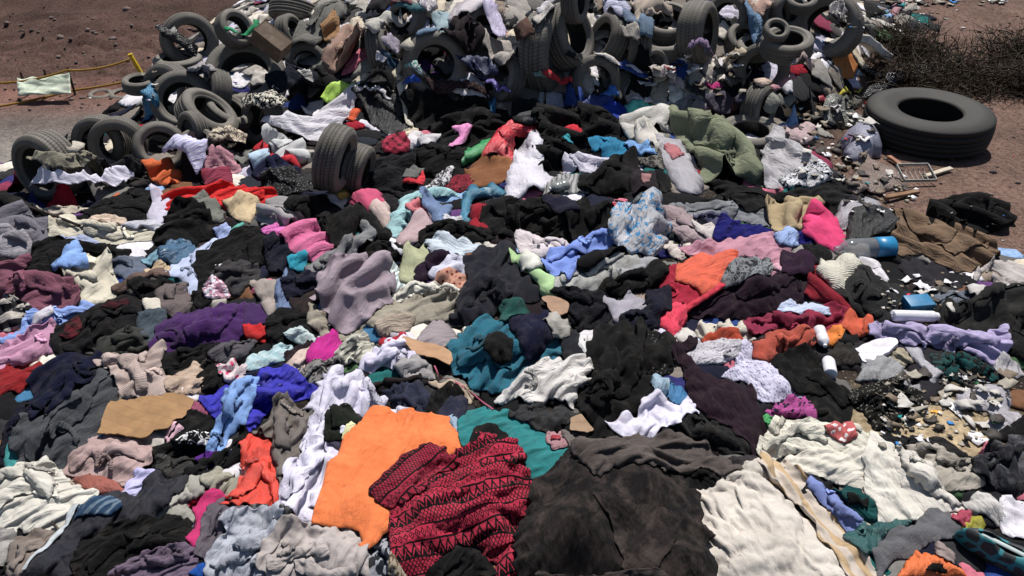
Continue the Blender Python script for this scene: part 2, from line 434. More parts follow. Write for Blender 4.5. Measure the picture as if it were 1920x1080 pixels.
    for u in (np.arange(k) + .5) / k:
        for v in (np.arange(k) + .5) / k:
            s_ = (A * (1 - u) + B_ * u) * (1 - v) + (D_ * (1 - u) + C_ * u) * v
            ix = ((s_[:, 0] - HX0) / HC + .5).astype(int); iy = ((s_[:, 1] - HY0) / HC + .5).astype(int)
            okk = (ix >= 0) & (ix < HNX) & (iy >= 0) & (iy < HNY)
            np.maximum.at(H, (iy[okk], ix[okk]), (s_[okk, 2] + thick * .5).astype(np.float32))
    idx = np.full((ny, nx), -1); idx[act] = np.arange(act.sum())
    f = np.stack([idx[:-1, :-1][keep], idx[:-1, 1:][keep], idx[1:, 1:][keep], idx[1:, :-1][keep]], 1)
    uv = np.stack([p[..., 0] * s2, p[..., 1] * s1], -1)[act]
    drape.edge = de[act]
    return P[act], f, uv
def photo_poly(pts, grow=0.):
    q = smooth_poly(np.array(pts, float), 4, .014)
    if grow:
        c = q.mean(0); d = q - c; q = c + d * (1 + grow / (np.sqrt((d ** 2).sum(1)).mean() + 1e-6))
    x, y, z = at(q[:, 0], q[:, 1])
    u, yy, zz = ray(q[:, 0], q[:, 1]); t = y / yy
    e = (q.max(0) - q.min(0)).max() / FPX * np.median(t)          # an outline may not jump to what lies far behind it
    t = np.clip(t, np.percentile(t, 25) - 1.3 * e, np.percentile(t, 25) + 1.3 * e)
    return np.stack([u * t, yy * t], 1)
def solid(o, t=.005, sub=0):
    if sub:
        m = o.modifiers.new('sub', 'SUBSURF'); m.levels = m.render_levels = sub
    m = o.modifiers.new('thickness', 'SOLIDIFY'); m.thickness = t; m.offset = 0
_gr = random.Random(5); _seed = [100]; _gcount = [0]
def garment(name, label, pts, col, style='plain', fold=0., crump=1., lift=None, lam=None, parent=None, cat=None, group=None, thick=.0035, gain=.8, grow=4):
    """pts: outline in photo pixels; fold: direction of the folds in the photo, degrees from horizontal"""
    _seed[0] += 1
    if _gcount[0] % 6 == 0: refresh_hs(); HCOL[0] = None
    HCOL[0] = None if parent is not None else np.minimum(H, HS + .085) if _gcount[0] % 2 == 0 or HCOL[0] is None else HCOL[0]
    _gcount[0] += 1
    px = np.array(pts, float); ext = (px.max(0) - px.min(0))
    q = photo_poly(pts, grow)
    size = (q.max(0) - q.min(0)); m = float(np.sqrt(size[0] * size[1]))
    N = int(np.clip(max(ext) / 3.9, 14, 112))
    crump *= _gr.uniform(.72, 1.12)
    if lift is None: lift = min(.10 * m, .065)
    if lam is None: lam = float(np.clip(.28 * m, .05, .26) * _gr.uniform(.8, 1.25))
    sp = max(size) / N
    lam = max(lam, sp * 4.2)
    v, f, uv = drape(q, N=N, fold=R(fold), s1=1 + .64 * crump, s2=1 + .12 * crump, lift=lift, lam=lam, seed=_seed[0], thick=thick, taut=crump < .45 and parent is None, steps=64 if N > 40 else 52)
    base = np.array([v[:, 0].mean(), v[:, 1].mean(), v[:, 2].min()])
    o_ = base if parent is None else np.array(parent.location)
    me = mesh_np(name, v - o_, f, uv)
    at_ = me.attributes.new('edge', 'FLOAT', 'POINT'); at_.data.foreach_set('value', drape.edge.astype(np.float32))
    o = link(name, me, cloth_mat(style), parent, smooth=False)
    if parent is None: o.location = base
    cl_ = lin(col, gain); lum = .3 * cl_[0] + .6 * cl_[1] + .1 * cl_[2]; g2 = np.clip(lum / .03, .62, 1); cl_ = [a_ * .89 + lum * .11 for a_ in cl_]
    o.color = (*[float(a_ * g2) for a_ in cl_], 1)
    solid(o, thick, 1 if 30 < N < 70 else 0)
    if parent is None:
        group = group or ('bags and wrappers lying in the heap' if name in ('plastic_bag', 'sack', 'wrapper', 'packet', 'plastic_pouch') else 'clothes and cloths dumped on the heap')
        tag(o, label, cat or name.replace('_', ' '), group)
    elif label: o['label'] = label
    return o
# ------------------------------------------------------------------ the ground: one sheet from the camera to the horizon
def soil_mat():
    m, n, b = newmat('soil')
    a = nd(n, 'ShaderNodeAttribute', attribute_name='soil'); v = nd(n, 'ShaderNodeTexCoord').outputs['Object']
    f = noise(n, v, 1.7, 5, .65); col = mixin(n, 1.0, a.outputs['Color'], ramp(n, f, [(.3, (.62, .6, .58)), (.7, (1.25, 1.22, 1.2))]), 'MULTIPLY')
    f2 = noise(n, v, 26, 5, .75); col = mixin(n, 1.0, col, ramp(n, f2, [(.34, (.45, .43, .42)), (.5, (1, 1, 1)), (.68, (1.5, 1.5, 1.5))]), 'MULTIPLY')
    vo = nd(n, 'ShaderNodeTexVoronoi'); vo.inputs['Scale'].default_value = 46; n.links.new(v, vo.inputs['Vector'])
    st = math_(n, 'LESS_THAN', vo.outputs['Distance'], .22); col = mixin(n, math_(n, 'MULTIPLY', st, .45), col, (.26, .22, .2))
    n.links.new(col, b.inputs['Base Color']); b.inputs['Roughness'].default_value = .97; b.inputs['Specular IOR Level'].default_value = .1
    h = math_(n, 'ADD', math_(n, 'MULTIPLY', f2, .035), math_(n, 'MULTIPLY', noise(n, v, 7, 5, .7), .10))
    h = math_(n, 'SUBTRACT', h, math_(n, 'MULTIPLY', vo.outputs['Distance'], .012))
    bp = nd(n, 'ShaderNodeBump'); bp.inputs['Strength'].default_value = 1; n.links.new(h, bp.inputs['Height']); n.links.new(bp.outputs[0], b.inputs['Normal'])
    return m
def axis(lo, hi, st, far_lo, far_hi, g=1.12):
    a = list(np.arange(lo, hi, st)); s = st; x = hi
    while x < far_hi: a.append(x); s *= g; x += s
    a.append(far_hi); s = st; x = lo - st; b = []
    while x > far_lo: b.append(x); s *= g; x -= s
    b.append(far_lo)
    return np.array(b[::-1] + a)
def rough(x, y):
    """rubble on the far hillside and the spoil along its foot"""
    k = sstep(11.2, 12.5, y + .12 * x) * sstep(17, 14, y) * sstep(-1, -3, x)
    r = np.abs(fbm(x * 2.6, y * 2.6, 4, 3)) * .4 + np.maximum(fbm(x * 5.1, y * 5.1, 3, 1), 0) * .35
    return k * r
ax_, ay_ = axis(-7, 7, .05, -160, 160), axis(1.0, 16, .06, -6, 260)
X, Y = np.meshgrid(ax_, ay_); Z = pile(X, Y) + rough(X, Y)
ny_, nx_ = X.shape; i_ = np.arange((ny_ - 1) * nx_).reshape(ny_ - 1, nx_)[:, :-1].ravel()
gm = mesh_np('ground', np.stack([X, Y, Z], -1).reshape(-1, 3), np.stack([i_, i_ + 1, i_ + nx_ + 1, i_ + nx_], 1))
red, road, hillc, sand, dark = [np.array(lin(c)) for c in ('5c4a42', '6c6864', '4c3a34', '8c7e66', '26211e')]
nA = fbm(X * .5, Y * .5, 4, 1)[..., None]; nB = fbm(X * .16, Y * .5, 3, 2)[..., None]
col = red * np.ones_like(X)[..., None]
wr = (sstep(-2.8, -4.0, X) * sstep(14, 12.2, Y - .1 * X))[..., None]; col = col * (1 - wr) + road * wr
wh = (sstep(9.5, 12.5, Y) * sstep(1, -3, X))[..., None]; col = col * (1 - wh) + (hillc * (1 + 1.2 * nA) + np.array(lin('5a3c34')) * np.clip(nB * 3, 0, 1)) * wh
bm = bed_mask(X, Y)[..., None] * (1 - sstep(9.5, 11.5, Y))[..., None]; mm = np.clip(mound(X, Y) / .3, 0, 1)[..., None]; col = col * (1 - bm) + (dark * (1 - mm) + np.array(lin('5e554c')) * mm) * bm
sx, sy = at(np.array([1740.]), np.array([800.]))[:2]
sp_ = np.exp(-(((X - sx[0]) / .42) ** 2 + ((Y - sy[0]) / .32) ** 2) ** 2)[..., None]; col = col * (1 - sp_) + sand * sp_
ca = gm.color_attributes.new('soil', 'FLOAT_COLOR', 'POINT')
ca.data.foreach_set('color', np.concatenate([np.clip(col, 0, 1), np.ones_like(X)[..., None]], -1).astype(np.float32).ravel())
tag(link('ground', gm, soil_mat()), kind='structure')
# loose stones and spoil: nobody could count them
def rock_proto(seed, sub=1):
    bm_ = bmesh.new(); bmesh.ops.create_icosphere(bm_, subdivisions=sub, radius=1)
    r = random.Random(seed); o = Vector((r.uniform(0, 50), r.uniform(0, 50), 0))
    for v in bm_.verts:
        v.co *= 1 + .55 * mnoise.noise(v.co * 1.3 + o); v.co.z *= .65
    V = np.array([v.co for v in bm_.verts]); F = np.array([[v.index for v in f.verts] for f in bm_.faces]); bm_.free()
    return V, F
RP = [rock_proto(s) for s in range(6)]
def scatter_rocks(pts, sizes, cols, name, label_mat):
    VV, FF, CC = [], [], []; o = 0
    for (x, y, z), s, c in zip(pts, sizes, cols):
        V, F = RP[rng.integers(6)]; a = rng.uniform(0, 6.28); ca_, sa_ = math.cos(a), math.sin(a)
        W = V * s * rng.uniform(.7, 1.3, 3); W = np.stack([W[:, 0] * ca_ - W[:, 1] * sa_, W[:, 0] * sa_ + W[:, 1] * ca_, W[:, 2]], 1) + (x, y, z + s * .15)
        VV.append(W); FF.append(F + o); CC.append(np.repeat([[*c, 1]], len(V), 0)); o += len(V)
    me = mesh_np(name, np.concatenate(VV), np.concatenate(FF), smooth=False)
    at_ = me.color_attributes.new('soil', 'FLOAT_COLOR', 'POINT'); at_.data.foreach_set('color', np.concatenate(CC).astype(np.float32).ravel())
    return link(name, me, label_mat, smooth=False)
def vcol_mat(name, attr, rough_=.9, bump=.0):
    m, n, b = newmat(name); a = nd(n, 'ShaderNodeAttribute', attribute_name=attr); v = nd(n, 'ShaderNodeTexCoord').outputs['Object']
    f = noise(n, v, 30, 4, .6); col = mixin(n, 1.0, a.outputs['Color'], ramp(n, f, [(.3, (.75, .75, .75)), (.7, (1.15, 1.15, 1.15))]), 'MULTIPLY')
    n.links.new(col, b.inputs['Base Color']); b.inputs['Roughness'].default_value = rough_; b.inputs['Specular IOR Level'].default_value = .15
    if bump:
        vs = nd(n, 'ShaderNodeUVMap').outputs[0]
        rid = math_(n, 'ABSOLUTE', math_(n, 'SUBTRACT', noise(n, v, 14, 3, .5, .6), .5))
        bp = nd(n, 'ShaderNodeBump'); bp.inputs['Strength'].default_value = .9; n.links.new(math_(n, 'MULTIPLY', rid, -bump), bp.inputs['Height']); n.links.new(bp.outputs[0], b.inputs['Normal'])
    return m
rm_ = vcol_mat('stone', 'soil', .95)
pts, sz, cs = [], [], []
for k in range(2600):
    if k < 1500: x, y, s = rng.uniform(2.4, 8), rng.uniform(3.6, 13), rng.choice([.006, .01, .016, .03], p=[.5, .3, .16, .04])
    elif k < 1900: x, y, s = rng.uniform(-9, -3.6), rng.uniform(5.5, 11), rng.choice([.006, .012, .02], p=[.6, .3, .1])
    else: x, y, s = rng.uniform(-11, -1.5), rng.uniform(11.5, 16), rng.choice([.012, .025, .04, .07], p=[.55, .3, .12, .03])
    if bed_mask(x, y) > .5 and y < 10.5: continue
    z = float(pile(x, y) + rough(x, y)); pts.append((x, y, z)); sz.append(s)
    g = rng.uniform(.6, 1.5); base = (.11, .085, .075) if y > 11 or x > 0 else (.19, .17, .155); cs.append([g * c for c in base])
tag(scatter_rocks(pts, sz, cs, 'gravel', rm_), kind='stuff', label='loose reddish stones scattered over bare soil', cat='gravel')

# ------------------------------------------------------------------ tyres
def rubber(name, tread=False, dusty=.5, k=1.):
    m, n, b = newmat(name); v = nd(n, 'ShaderNodeTexCoord').outputs['Object']; oi = nd(n, 'ShaderNodeObjectInfo')
    f = noise(n, v, 3.2, 6, .7); f2 = noise(n, v, 40, 3, .7)
    d = math_(n, 'ADD', math_(n, 'MULTIPLY', f, .8), math_(n, 'MULTIPLY', oi.outputs['Random'], .25))
    col = mixin(n, ramp(n, d, [(.28, (dusty * .5,) * 3), (.75, (min(1, dusty * 1.5),) * 3)]), (.032 * k, .030 * k, .027 * k), (.20 * k, .18 * k, .152 * k))
    col = mixin(n, math_(n, 'MULTIPLY', f2, .3), col, (.05 * k, .047 * k, .042 * k))
    b.inputs['Roughness'].default_value = .72; b.inputs['Specular IOR Level'].default_value = .25
    h = math_(n, 'MULTIPLY', f2, .004)
    uv = nd(n, 'ShaderNodeUVMap').outputs[0]; sep = nd(n, 'ShaderNodeSeparateXYZ'); n.links.new(uv, sep.inputs[0])
    if tread:
        w_ = math_(n, 'ABSOLUTE', math_(n, 'SUBTRACT', sep.outputs[1], .5))
        sip = math_(n, 'SINE', math_(n, 'ADD', math_(n, 'MULTIPLY', sep.outputs[0], 6.283 * 64), math_(n, 'MULTIPLY', w_, 16)))
        g = math_(n, 'GREATER_THAN', sip, .62)
        col = mixin(n, math_(n, 'MULTIPLY', g, .55), col, (.02, .019, .018))
        h = math_(n, 'SUBTRACT', h, math_(n, 'MULTIPLY', g, .012))
    else:
        rg = math_(n, 'SINE', math_(n, 'MULTIPLY', sep.outputs[1], 60))
        h = math_(n, 'ADD', h, math_(n, 'MULTIPLY', math_(n, 'GREATER_THAN', rg, .8), .003))
    n.links.new(col, b.inputs['Base Color'])
    bp = nd(n, 'ShaderNodeBump'); bp.inputs['Strength'].default_value = .8; n.links.new(h, bp.inputs['Height']); n.links.new(bp.outputs[0], b.inputs['Normal'])
    return m
RT, RS = rubber('rubber_tread', True, .55), rubber('rubber_sidewall', False, .6)
RTB, RSB = rubber('rubber_tread_black', True, .05, .45), rubber('rubber_sidewall_black', False, .2, .5)
RL = rubber('rubber_inside', False, .12)
def lathe(prof, seg=56, name='lathe', closed=False):
    p = np.array(prof, float); k = len(p); a = np.arange(seg) / seg * 2 * np.pi
    v = np.stack([p[None, :, 0] * np.cos(a)[:, None], p[None, :, 0] * np.sin(a)[:, None], np.repeat(p[None, :, 1], seg, 0)], -1).reshape(-1, 3)
    f, uv = [], []
    L = np.concatenate([[0], np.cumsum(np.hypot(*np.diff(p, axis=0).T))]); L /= L[-1] + 1e-9
    for i in range(seg):
        for j in range(k - 1): f.append([i * k + j, ((i + 1) % seg) * k + j, ((i + 1) % seg) * k + j + 1, i * k + j + 1])
    uv = np.stack([np.repeat(np.where(a > 0, a / (2 * np.pi), 0), k), np.tile(L, seg)], 1)
    return mesh_np(name, v, np.array(f), uv)
def tyre_meshes(wr, rr):
    """unit tyre: outer radius 1, half width wr, bead radius rr"""
    W = wr; tr = []
    xs = [(-.96, .93), (-.90, .965), (-.82, .982), (-.62, .99), (-.58, .955), (-.53, .955), (-.49, .993), (-.2, 1.), (-.165, .96), (-.11, .96), (-.075, 1.), (.075, 1.), (.11, .96), (.165, .96), (.2, 1.), (.49, .993), (.53, .955), (.58, .955), (.62, .99), (.82, .982), (.90, .965), (.96, .93)]
    tread = [(r, W * .86 * z) for z, r in xs]
    sw = [(.93, .86 * .96), (.89, .90), (.83, .965), (.76, 1.), (.7, .97), (rr + .09, .86), (rr + .05, .82), (rr + .03, .80), (rr, .74), (rr - .005, .66)]
    side = [(r, W * z) for r, z in sw]; side2 = [(r, -W * z) for r, z in sw][::-1]
    inn = [(rr - .005, W * .66), (rr + .03, W * .7), (.74, W * .88), (.86, W * .8), (.91, W * .6), (.92, 0), (.91, -W * .6), (.86, -W * .8), (.74, -W * .88), (rr + .03, -W * .7), (rr - .005, -W * .66)]
    return [('tread', lathe(tread[::-1], name='tread'), RT), ('sidewall', lathe(side[::-1], name='sidewall'), RS), ('sidewall', lathe(side2[::-1], name='sidewall'), RS), ('inner_liner', lathe(inn[::-1], name='inner_liner'), RL)]
TK = {'car': tyre_meshes(.40, .58), 'truck': tyre_meshes(.30, .54), 'wide': tyre_meshes(.44, .62), 'big': tyre_meshes(.28, .50)}
def tyre(cx, cy, D, az, el, label, kind='car', sink=.10, squash=1., stamp=True, group='worn tyres thrown on the heap'):
    az += math.degrees(math.atan((960 - cx) / FPX))          # turned with the line of sight to the tyre
    n_ = Vector((math.sin(R(az)) * math.cos(R(el)), -math.cos(R(az)) * math.cos(R(el)), math.sin(R(el))))
    u, yy, zz = ray(cx, cy); u = float(u); yy = float(yy); zz = float(zz); wr = {'car': .40, 'truck': .30, 'wide': .44, 'big': .28}[kind]
    t = 3.
    while t < 16:
        rad = D * .5 * t / FPX; ext = rad * (math.sqrt(max(0, 1 - n_.z ** 2)) + wr * abs(n_.z))
        x, y, z = u * t, yy * t, CAM_H + zz * t
        hh = float(samp(H, np.array(x), np.array(y))) if (HX0 < x < 6.4 and y < 12.3) else float(ground(x, y))
        if z - ext + sink * rad * 2 <= hh: break
        t += .02
    o = empty('tyre', (x, y, z)); o.rotation_mode = 'QUATERNION'
    q = n_.to_track_quat('Z', 'Y'); q = q @ Euler((0, 0, rng.uniform(0, 6.28))).to_quaternion(); o.rotation_quaternion = q
    o.scale = (rad, rad * squash, rad)
    for nm, me, mt in TK[kind]:
        if kind == 'big':
            mt = {RT: RTB, RS: RSB}.get(mt, mt)
        link(nm, me, mt, o, smooth=False)
    tag(o, label, 'tyre', group)
    # stamp
    if not stamp: return o
    Mx = Matrix.LocRotScale(Vector((x, y, z)), q, Vector((rad, rad * squash, rad)))
    A = np.linspace(0, 2 * np.pi, 200); pts_ = []
    for me_ in (TK[kind][0][1], TK[kind][1][1], TK[kind][2][1]):
        c = np.array([v.co for v in me_.vertices]); pts_.append(c)
    c = np.concatenate(pts_); M3 = np.array(Mx); wv = c @ M3[:3, :3].T + M3[:3, 3]
    for dx in range(-2, 3):
        for dy in range(-2, 3):
            ix = ((wv[:, 0] - HX0) / HC + .5).astype(int) + dx; iy = ((wv[:, 1] - HY0) / HC + .5).astype(int) + dy
            ok = (ix >= 0) & (ix < HNX) & (iy >= 0) & (iy < HNY); np.maximum.at(H, (iy[ok], ix[ok]), wv[ok, 2].astype(np.float32))
    return o
TY = [
 (550, 22, 80, 150, 60, 'domed tyre lying at the very top beside the grey dusty sheet', 'car', .25),
 (545, 62, 62, 60, 20, 'dark tyre standing behind the brown carton on the mound', 'car', .2),
 (470, 92, 74, 0, 50, 'tyre under the green cloth at the mound shoulder', 'car', .2),
 (575, 120, 70, 0, 25, 'half buried tyre arch beside the brown carton', 'car', .35),
 (640, 152, 64, 20, 85, 'flat tyre lying low under the dusty pink brown blouse', 'car', .3),
 (712, 95, 82, 80, 10, 'upright tyre seen edge on below the crest shirts', 'car', .3),
 (815, 122, 108, 10, 22, 'dark arched tyre holding the seafoam top', 'car', .3),
 (1020, 98, 130, 70, 2, 'tall upright tyre leaning beside the hanging lilac scarf', 'car', .1),
 (1065, 68, 112, 62, 22, 'tyre leaning against the tall upright tyre', 'car', .25),
 (1078, 2, 74, 70, 5, 'tyre standing on the crest above the leaning pair', 'car', .3),
 (1140, 75, 88, -62, 22, 'tyre with a cream rag caught in its hole', 'car', .25),
 (1250, 48, 86, 0, 62, 'open tyre stuffed with a beige sweater', 'wide', .2),
 (1240, 95, 68, 0, 86, 'dark tyre under the one stuffed with beige sweater', 'wide', .2),
 (1228, 118, 46, 20, 25, 'small tyre end sticking out below the stuffed tyre', 'car', .3),
 (1308, 62, 104, 72, 6, 'broad upright tyre with smooth grey tread on the mound', 'wide', .2),
 (1365, 32, 76, -20, 18, 'ring tyre between broad smooth tyre and light denim shirt', 'car', .25),
 (1395, 78, 66, 30, 50, 'small tilted tyre above the upright ring tyre', 'car', .25),
 (1415, 92, 62, 0, 76, 'flat dusty tyre above the upright ring tyre', 'car', .25),
 (1430, 130, 88, -8, 14, 'upright ring tyre facing forward with orange scrap inside', 'car', .12),
 (1115, 152, 86, 18, 16, 'low ring tyre with a white rag on top', 'car', .25),
 (1192, 92, 92, -80, 5, 'thin edge of a standing tyre by the gauze curtain', 'car', .25),
 (1422, 205, 84, 66, 4, 'dark tyre standing on edge behind dusty pink scarf', 'car', .15),
 (1405, 258, 104, 10, 80, 'half buried tyre beside the olive green jacket', 'car', .35),
 (1185, 3, 98, 0, 72, 'flat tyre at the crest above the stuffed tyre', 'car', .25),
 (1452, 30, 58, 40, 12, 'small ring tyre standing at the far crest', 'car', .2),
 (1476, 22, 58, 40, 14, 'second small ring tyre pressed against the far crest one', 'car', .2),
 (1502, 2, 54, 10, 60, 'little tyre lying highest at the far crest', 'car', .2),
 (1552, 52, 112, -15, 22, 'large open tyre frame filled with rags at the mound end', 'car', .25),
 (1475, 85, 86, 0, 74, 'flat tyre at the right foot of the mound', 'car', .25),
 (1455, 58, 44, 20, 50, 'round tyre shoulder poking out beside lilac rags', 'car', .25),
 (355, 77, 92, 10, 14, 'topmost tyre of the left stack with a black sack hanging out', 'car', .05),
 (335, 122, 80, 0, 86, 'flat treaded tyre beneath the topmost left tyre', 'car', .0),
 (318, 168, 88, -42, 10, 'tyre arc showing behind the dusty ring tyre', 'car', .1),
 (345, 192, 104, -12, 32, 'dusty ring tyre in the middle of left stack', 'car', .1),
 (405, 176, 84, -78, 20, 'tyre wedged under the largest tilted tyre', 'car', .1),
 (462, 146, 132, -8, 46, 'largest tilted tyre on top of the left stack', 'car', -.06),
 (425, 212, 84, 62, 55, 'slanted tyre under the largest tilted tyre', 'car', .15),
 (388, 218, 102, 62, 48, 'slanted tyre leaning on the one below the largest', 'car', .15),
 (362, 245, 66, -62, 10, 'short tyre standing before the slanted pair', 'car', .1),
 (316, 240, 62, 0, 80, 'flat tyre with ribbed tread behind the sagging tyre', 'car', .1),
 (300, 278, 88, 10, 30, 'sagging tyre beside the white folded shirt', 'car', .1),
 (370, 265, 56, 0, 75, 'flat tyre behind the lilac white folded shirt', 'car', .2),
 (190, 266, 90, -30, 6, 'dark tyre hidden behind the round facing tyre', 'car', .08),
 (222, 270, 102, -14, 8, 'round facing tyre with wide black hole', 'car', .08),
 (150, 284, 78, 0, 74, 'dusty tyre lying flat behind the leftmost tyre', 'car', .1),
 (90, 312, 118, -52, 4, 'leftmost tyre standing upright on the dirt edge', 'wide', .06),
 (440, 55, 66, 40, 30, 'tyre half hidden at the mound shoulder above the green cloth', 'car', .25),
 (760, 40, 70, -40, 30, 'tyre showing behind the pale grey crest shirt', 'car', .3),
 (905, 60, 84, 50, 35, 'tyre behind the white gauzy scarf at the crest', 'car', .3),
 (950, 150, 80, -60, 20, 'dark tyre behind the navy hooded jacket bundle', 'car', .3),
 (492, 225, 88, -58, 18, 'tyre under the black and white leaf print shirt', 'car', .2),
 (672, 318, 98, 68, -14, 'narrow tyre resting against the leaning treaded tyre', 'car', .12),
 (628, 296, 128, 68, -14, 'treaded tyre leaning in the middle of clothes', 'car', .05),
]
for a in TY:
    a = list(a); k_ = 1.0 if a[0] in (628, 672, 222, 95) else 1.12
    a[2] *= k_; a[7] *= .6
    if a[0] in (628, 672): H_BEFORE = H.copy() if a[0] == 672 else H_BEFORE
    tyre(*a)
tyre(1738, 228, 226, 20, 86, 'big black truck tyre lying on red dirt', 'big', .03)
for a in ((190, 182, 46, 0, 84, 'half sunk tyre in the row along the road, nearest the pale tarpaulin'), (232, 182, 52, 0, 84, 'half sunk tyre in the row along the road, nearest the ring tyres'), (262, 158, 62, 0, 82, 'dark flat tyre below the yellow post')):
    tyre(*a, 'car', .35, group='tyres along the road edge')
garment('scarf', 'white twisted strip lying across the top of the leaning tyre', [(480 + a / 3, b / 3) for a, b in ((490, 690), (570, 650), (700, 740), (820, 770), (740, 780), (640, 730), (560, 710))], 'dcd8e4', 'plain', -30, 1.)
H[:] = H_BEFORE
refresh_hs()

# ------------------------------------------------------------------ rags in the gaps: hundreds more pieces than could be told apart, one mass
_H = H; H = np.zeros_like(H)
protos = []
for k in range(10):
    a = np.sort(rng.uniform(0, 6.28, 9)); rr_ = .22 * rng.uniform(.7, 1.15, 9)
    q = np.stack([rr_ * np.cos(a) + 0., rr_ * np.sin(a) * .75 + 5.], 1)
    v, f, uv = drape(smooth_poly(q, 3), N=19, fold=rng.uniform(0, 3), s1=1.5, s2=1.25, lift=.05, lam=.10, seed=900 + k, steps=50)
    v[:, 1] -= 5.; protos.append((v - [v[:, 0].mean(), v[:, 1].mean(), 0], f))
H = _H
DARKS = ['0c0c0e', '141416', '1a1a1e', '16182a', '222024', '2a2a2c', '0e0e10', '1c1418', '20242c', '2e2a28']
GREYS = ['5a5856', '6c6a66', '8a8680', 'a09a92', '7a726a', '8a7c70', 'b4aea6', '4a4846']
LIGHT = ['c8c4c8', 'd8d4d8', 'c4b8a4', 'd0c8bc', 'b8b4c4']
BRIGHT = ['8c1828', '2a4078', '3c6a8c', '7c3048', '6a4a34', '1c5a58', 'b86878', '88a4c8', '5a3a6a', 'a86a3c', '405a3c', '28285c']
VV, FF, CC = [], [], []; off = 0
TM = boxblur((H > pile(gx, gy) + .06).astype(np.float32), 7)
cand = []; PS = pile(gx, gy).astype(np.float32)
for k in range(14000):
    x, y = rng.uniform(-6.2, 5.8), rng.uniform(1.6, 11.2)
    if float(bed_mask(x, y)) > .55: cand.append((x, y))
kept = []
cell = {}
for x, y in cand:
    onm = float(mound(x, y)) > .12
    dmin = .095 if onm else .15
    i, j = int(x / .2), int(y / .2)
    if any((x - a) ** 2 + (y - b) ** 2 < dmin * dmin for di in (-1, 0, 1) for dj in (-1, 0, 1) for a, b in cell.get((i + di, j + dj), [])): continue
    if not onm and float(samp(TM, np.array(x), np.array(y))) > .3: continue
    if (x - sx[0]) ** 2 / .2 + (y - sy[0]) ** 2 / .12 < 1: continue
    cell.setdefault((i, j), []).append((x, y)); kept.append((x, y, onm))
rng.shuffle(kept)
for x, y, onm in kept:
    onm = onm > .5
    v, f = protos[rng.integers(len(protos))]; s = rng.uniform(.55, 1.0) if onm else rng.uniform(.55, 1.0); a = rng.uniform(0, 6.28)
    ca_, sa_ = math.cos(a), math.sin(a); sxy = s * rng.uniform(.8, 1.25, 2)
    px_, py_ = v[:, 0] * sxy[0], v[:, 1] * sxy[1]
    wx, wy = px_ * ca_ - py_ * sa_ + x, px_ * sa_ + py_ * ca_ + y
    wz = v[:, 2] * s * (.6 + .35 * rng.random()) + (samp(PS, wx, wy) + rng.uniform(-.02, .11 if onm else .03) if onm or float(samp(TM, np.array(x), np.array(y))) > .02 else .85 * samp(HS, wx, wy) + .15 * samp(H, wx, wy)) + .008
    pr = rng.random()
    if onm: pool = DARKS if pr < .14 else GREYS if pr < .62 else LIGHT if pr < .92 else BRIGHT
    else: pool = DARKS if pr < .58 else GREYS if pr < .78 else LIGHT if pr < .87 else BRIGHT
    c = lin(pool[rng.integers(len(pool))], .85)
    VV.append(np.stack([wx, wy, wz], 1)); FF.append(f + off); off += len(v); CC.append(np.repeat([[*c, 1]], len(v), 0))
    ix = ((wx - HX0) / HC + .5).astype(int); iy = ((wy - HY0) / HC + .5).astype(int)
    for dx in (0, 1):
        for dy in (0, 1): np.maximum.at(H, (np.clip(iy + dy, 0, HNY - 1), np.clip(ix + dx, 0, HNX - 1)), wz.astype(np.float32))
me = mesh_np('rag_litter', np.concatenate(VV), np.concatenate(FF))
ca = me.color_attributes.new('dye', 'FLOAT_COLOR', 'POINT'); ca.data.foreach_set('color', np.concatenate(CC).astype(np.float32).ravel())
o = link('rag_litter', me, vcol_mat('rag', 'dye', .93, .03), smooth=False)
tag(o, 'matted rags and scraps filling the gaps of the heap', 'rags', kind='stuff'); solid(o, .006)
refresh_hs()
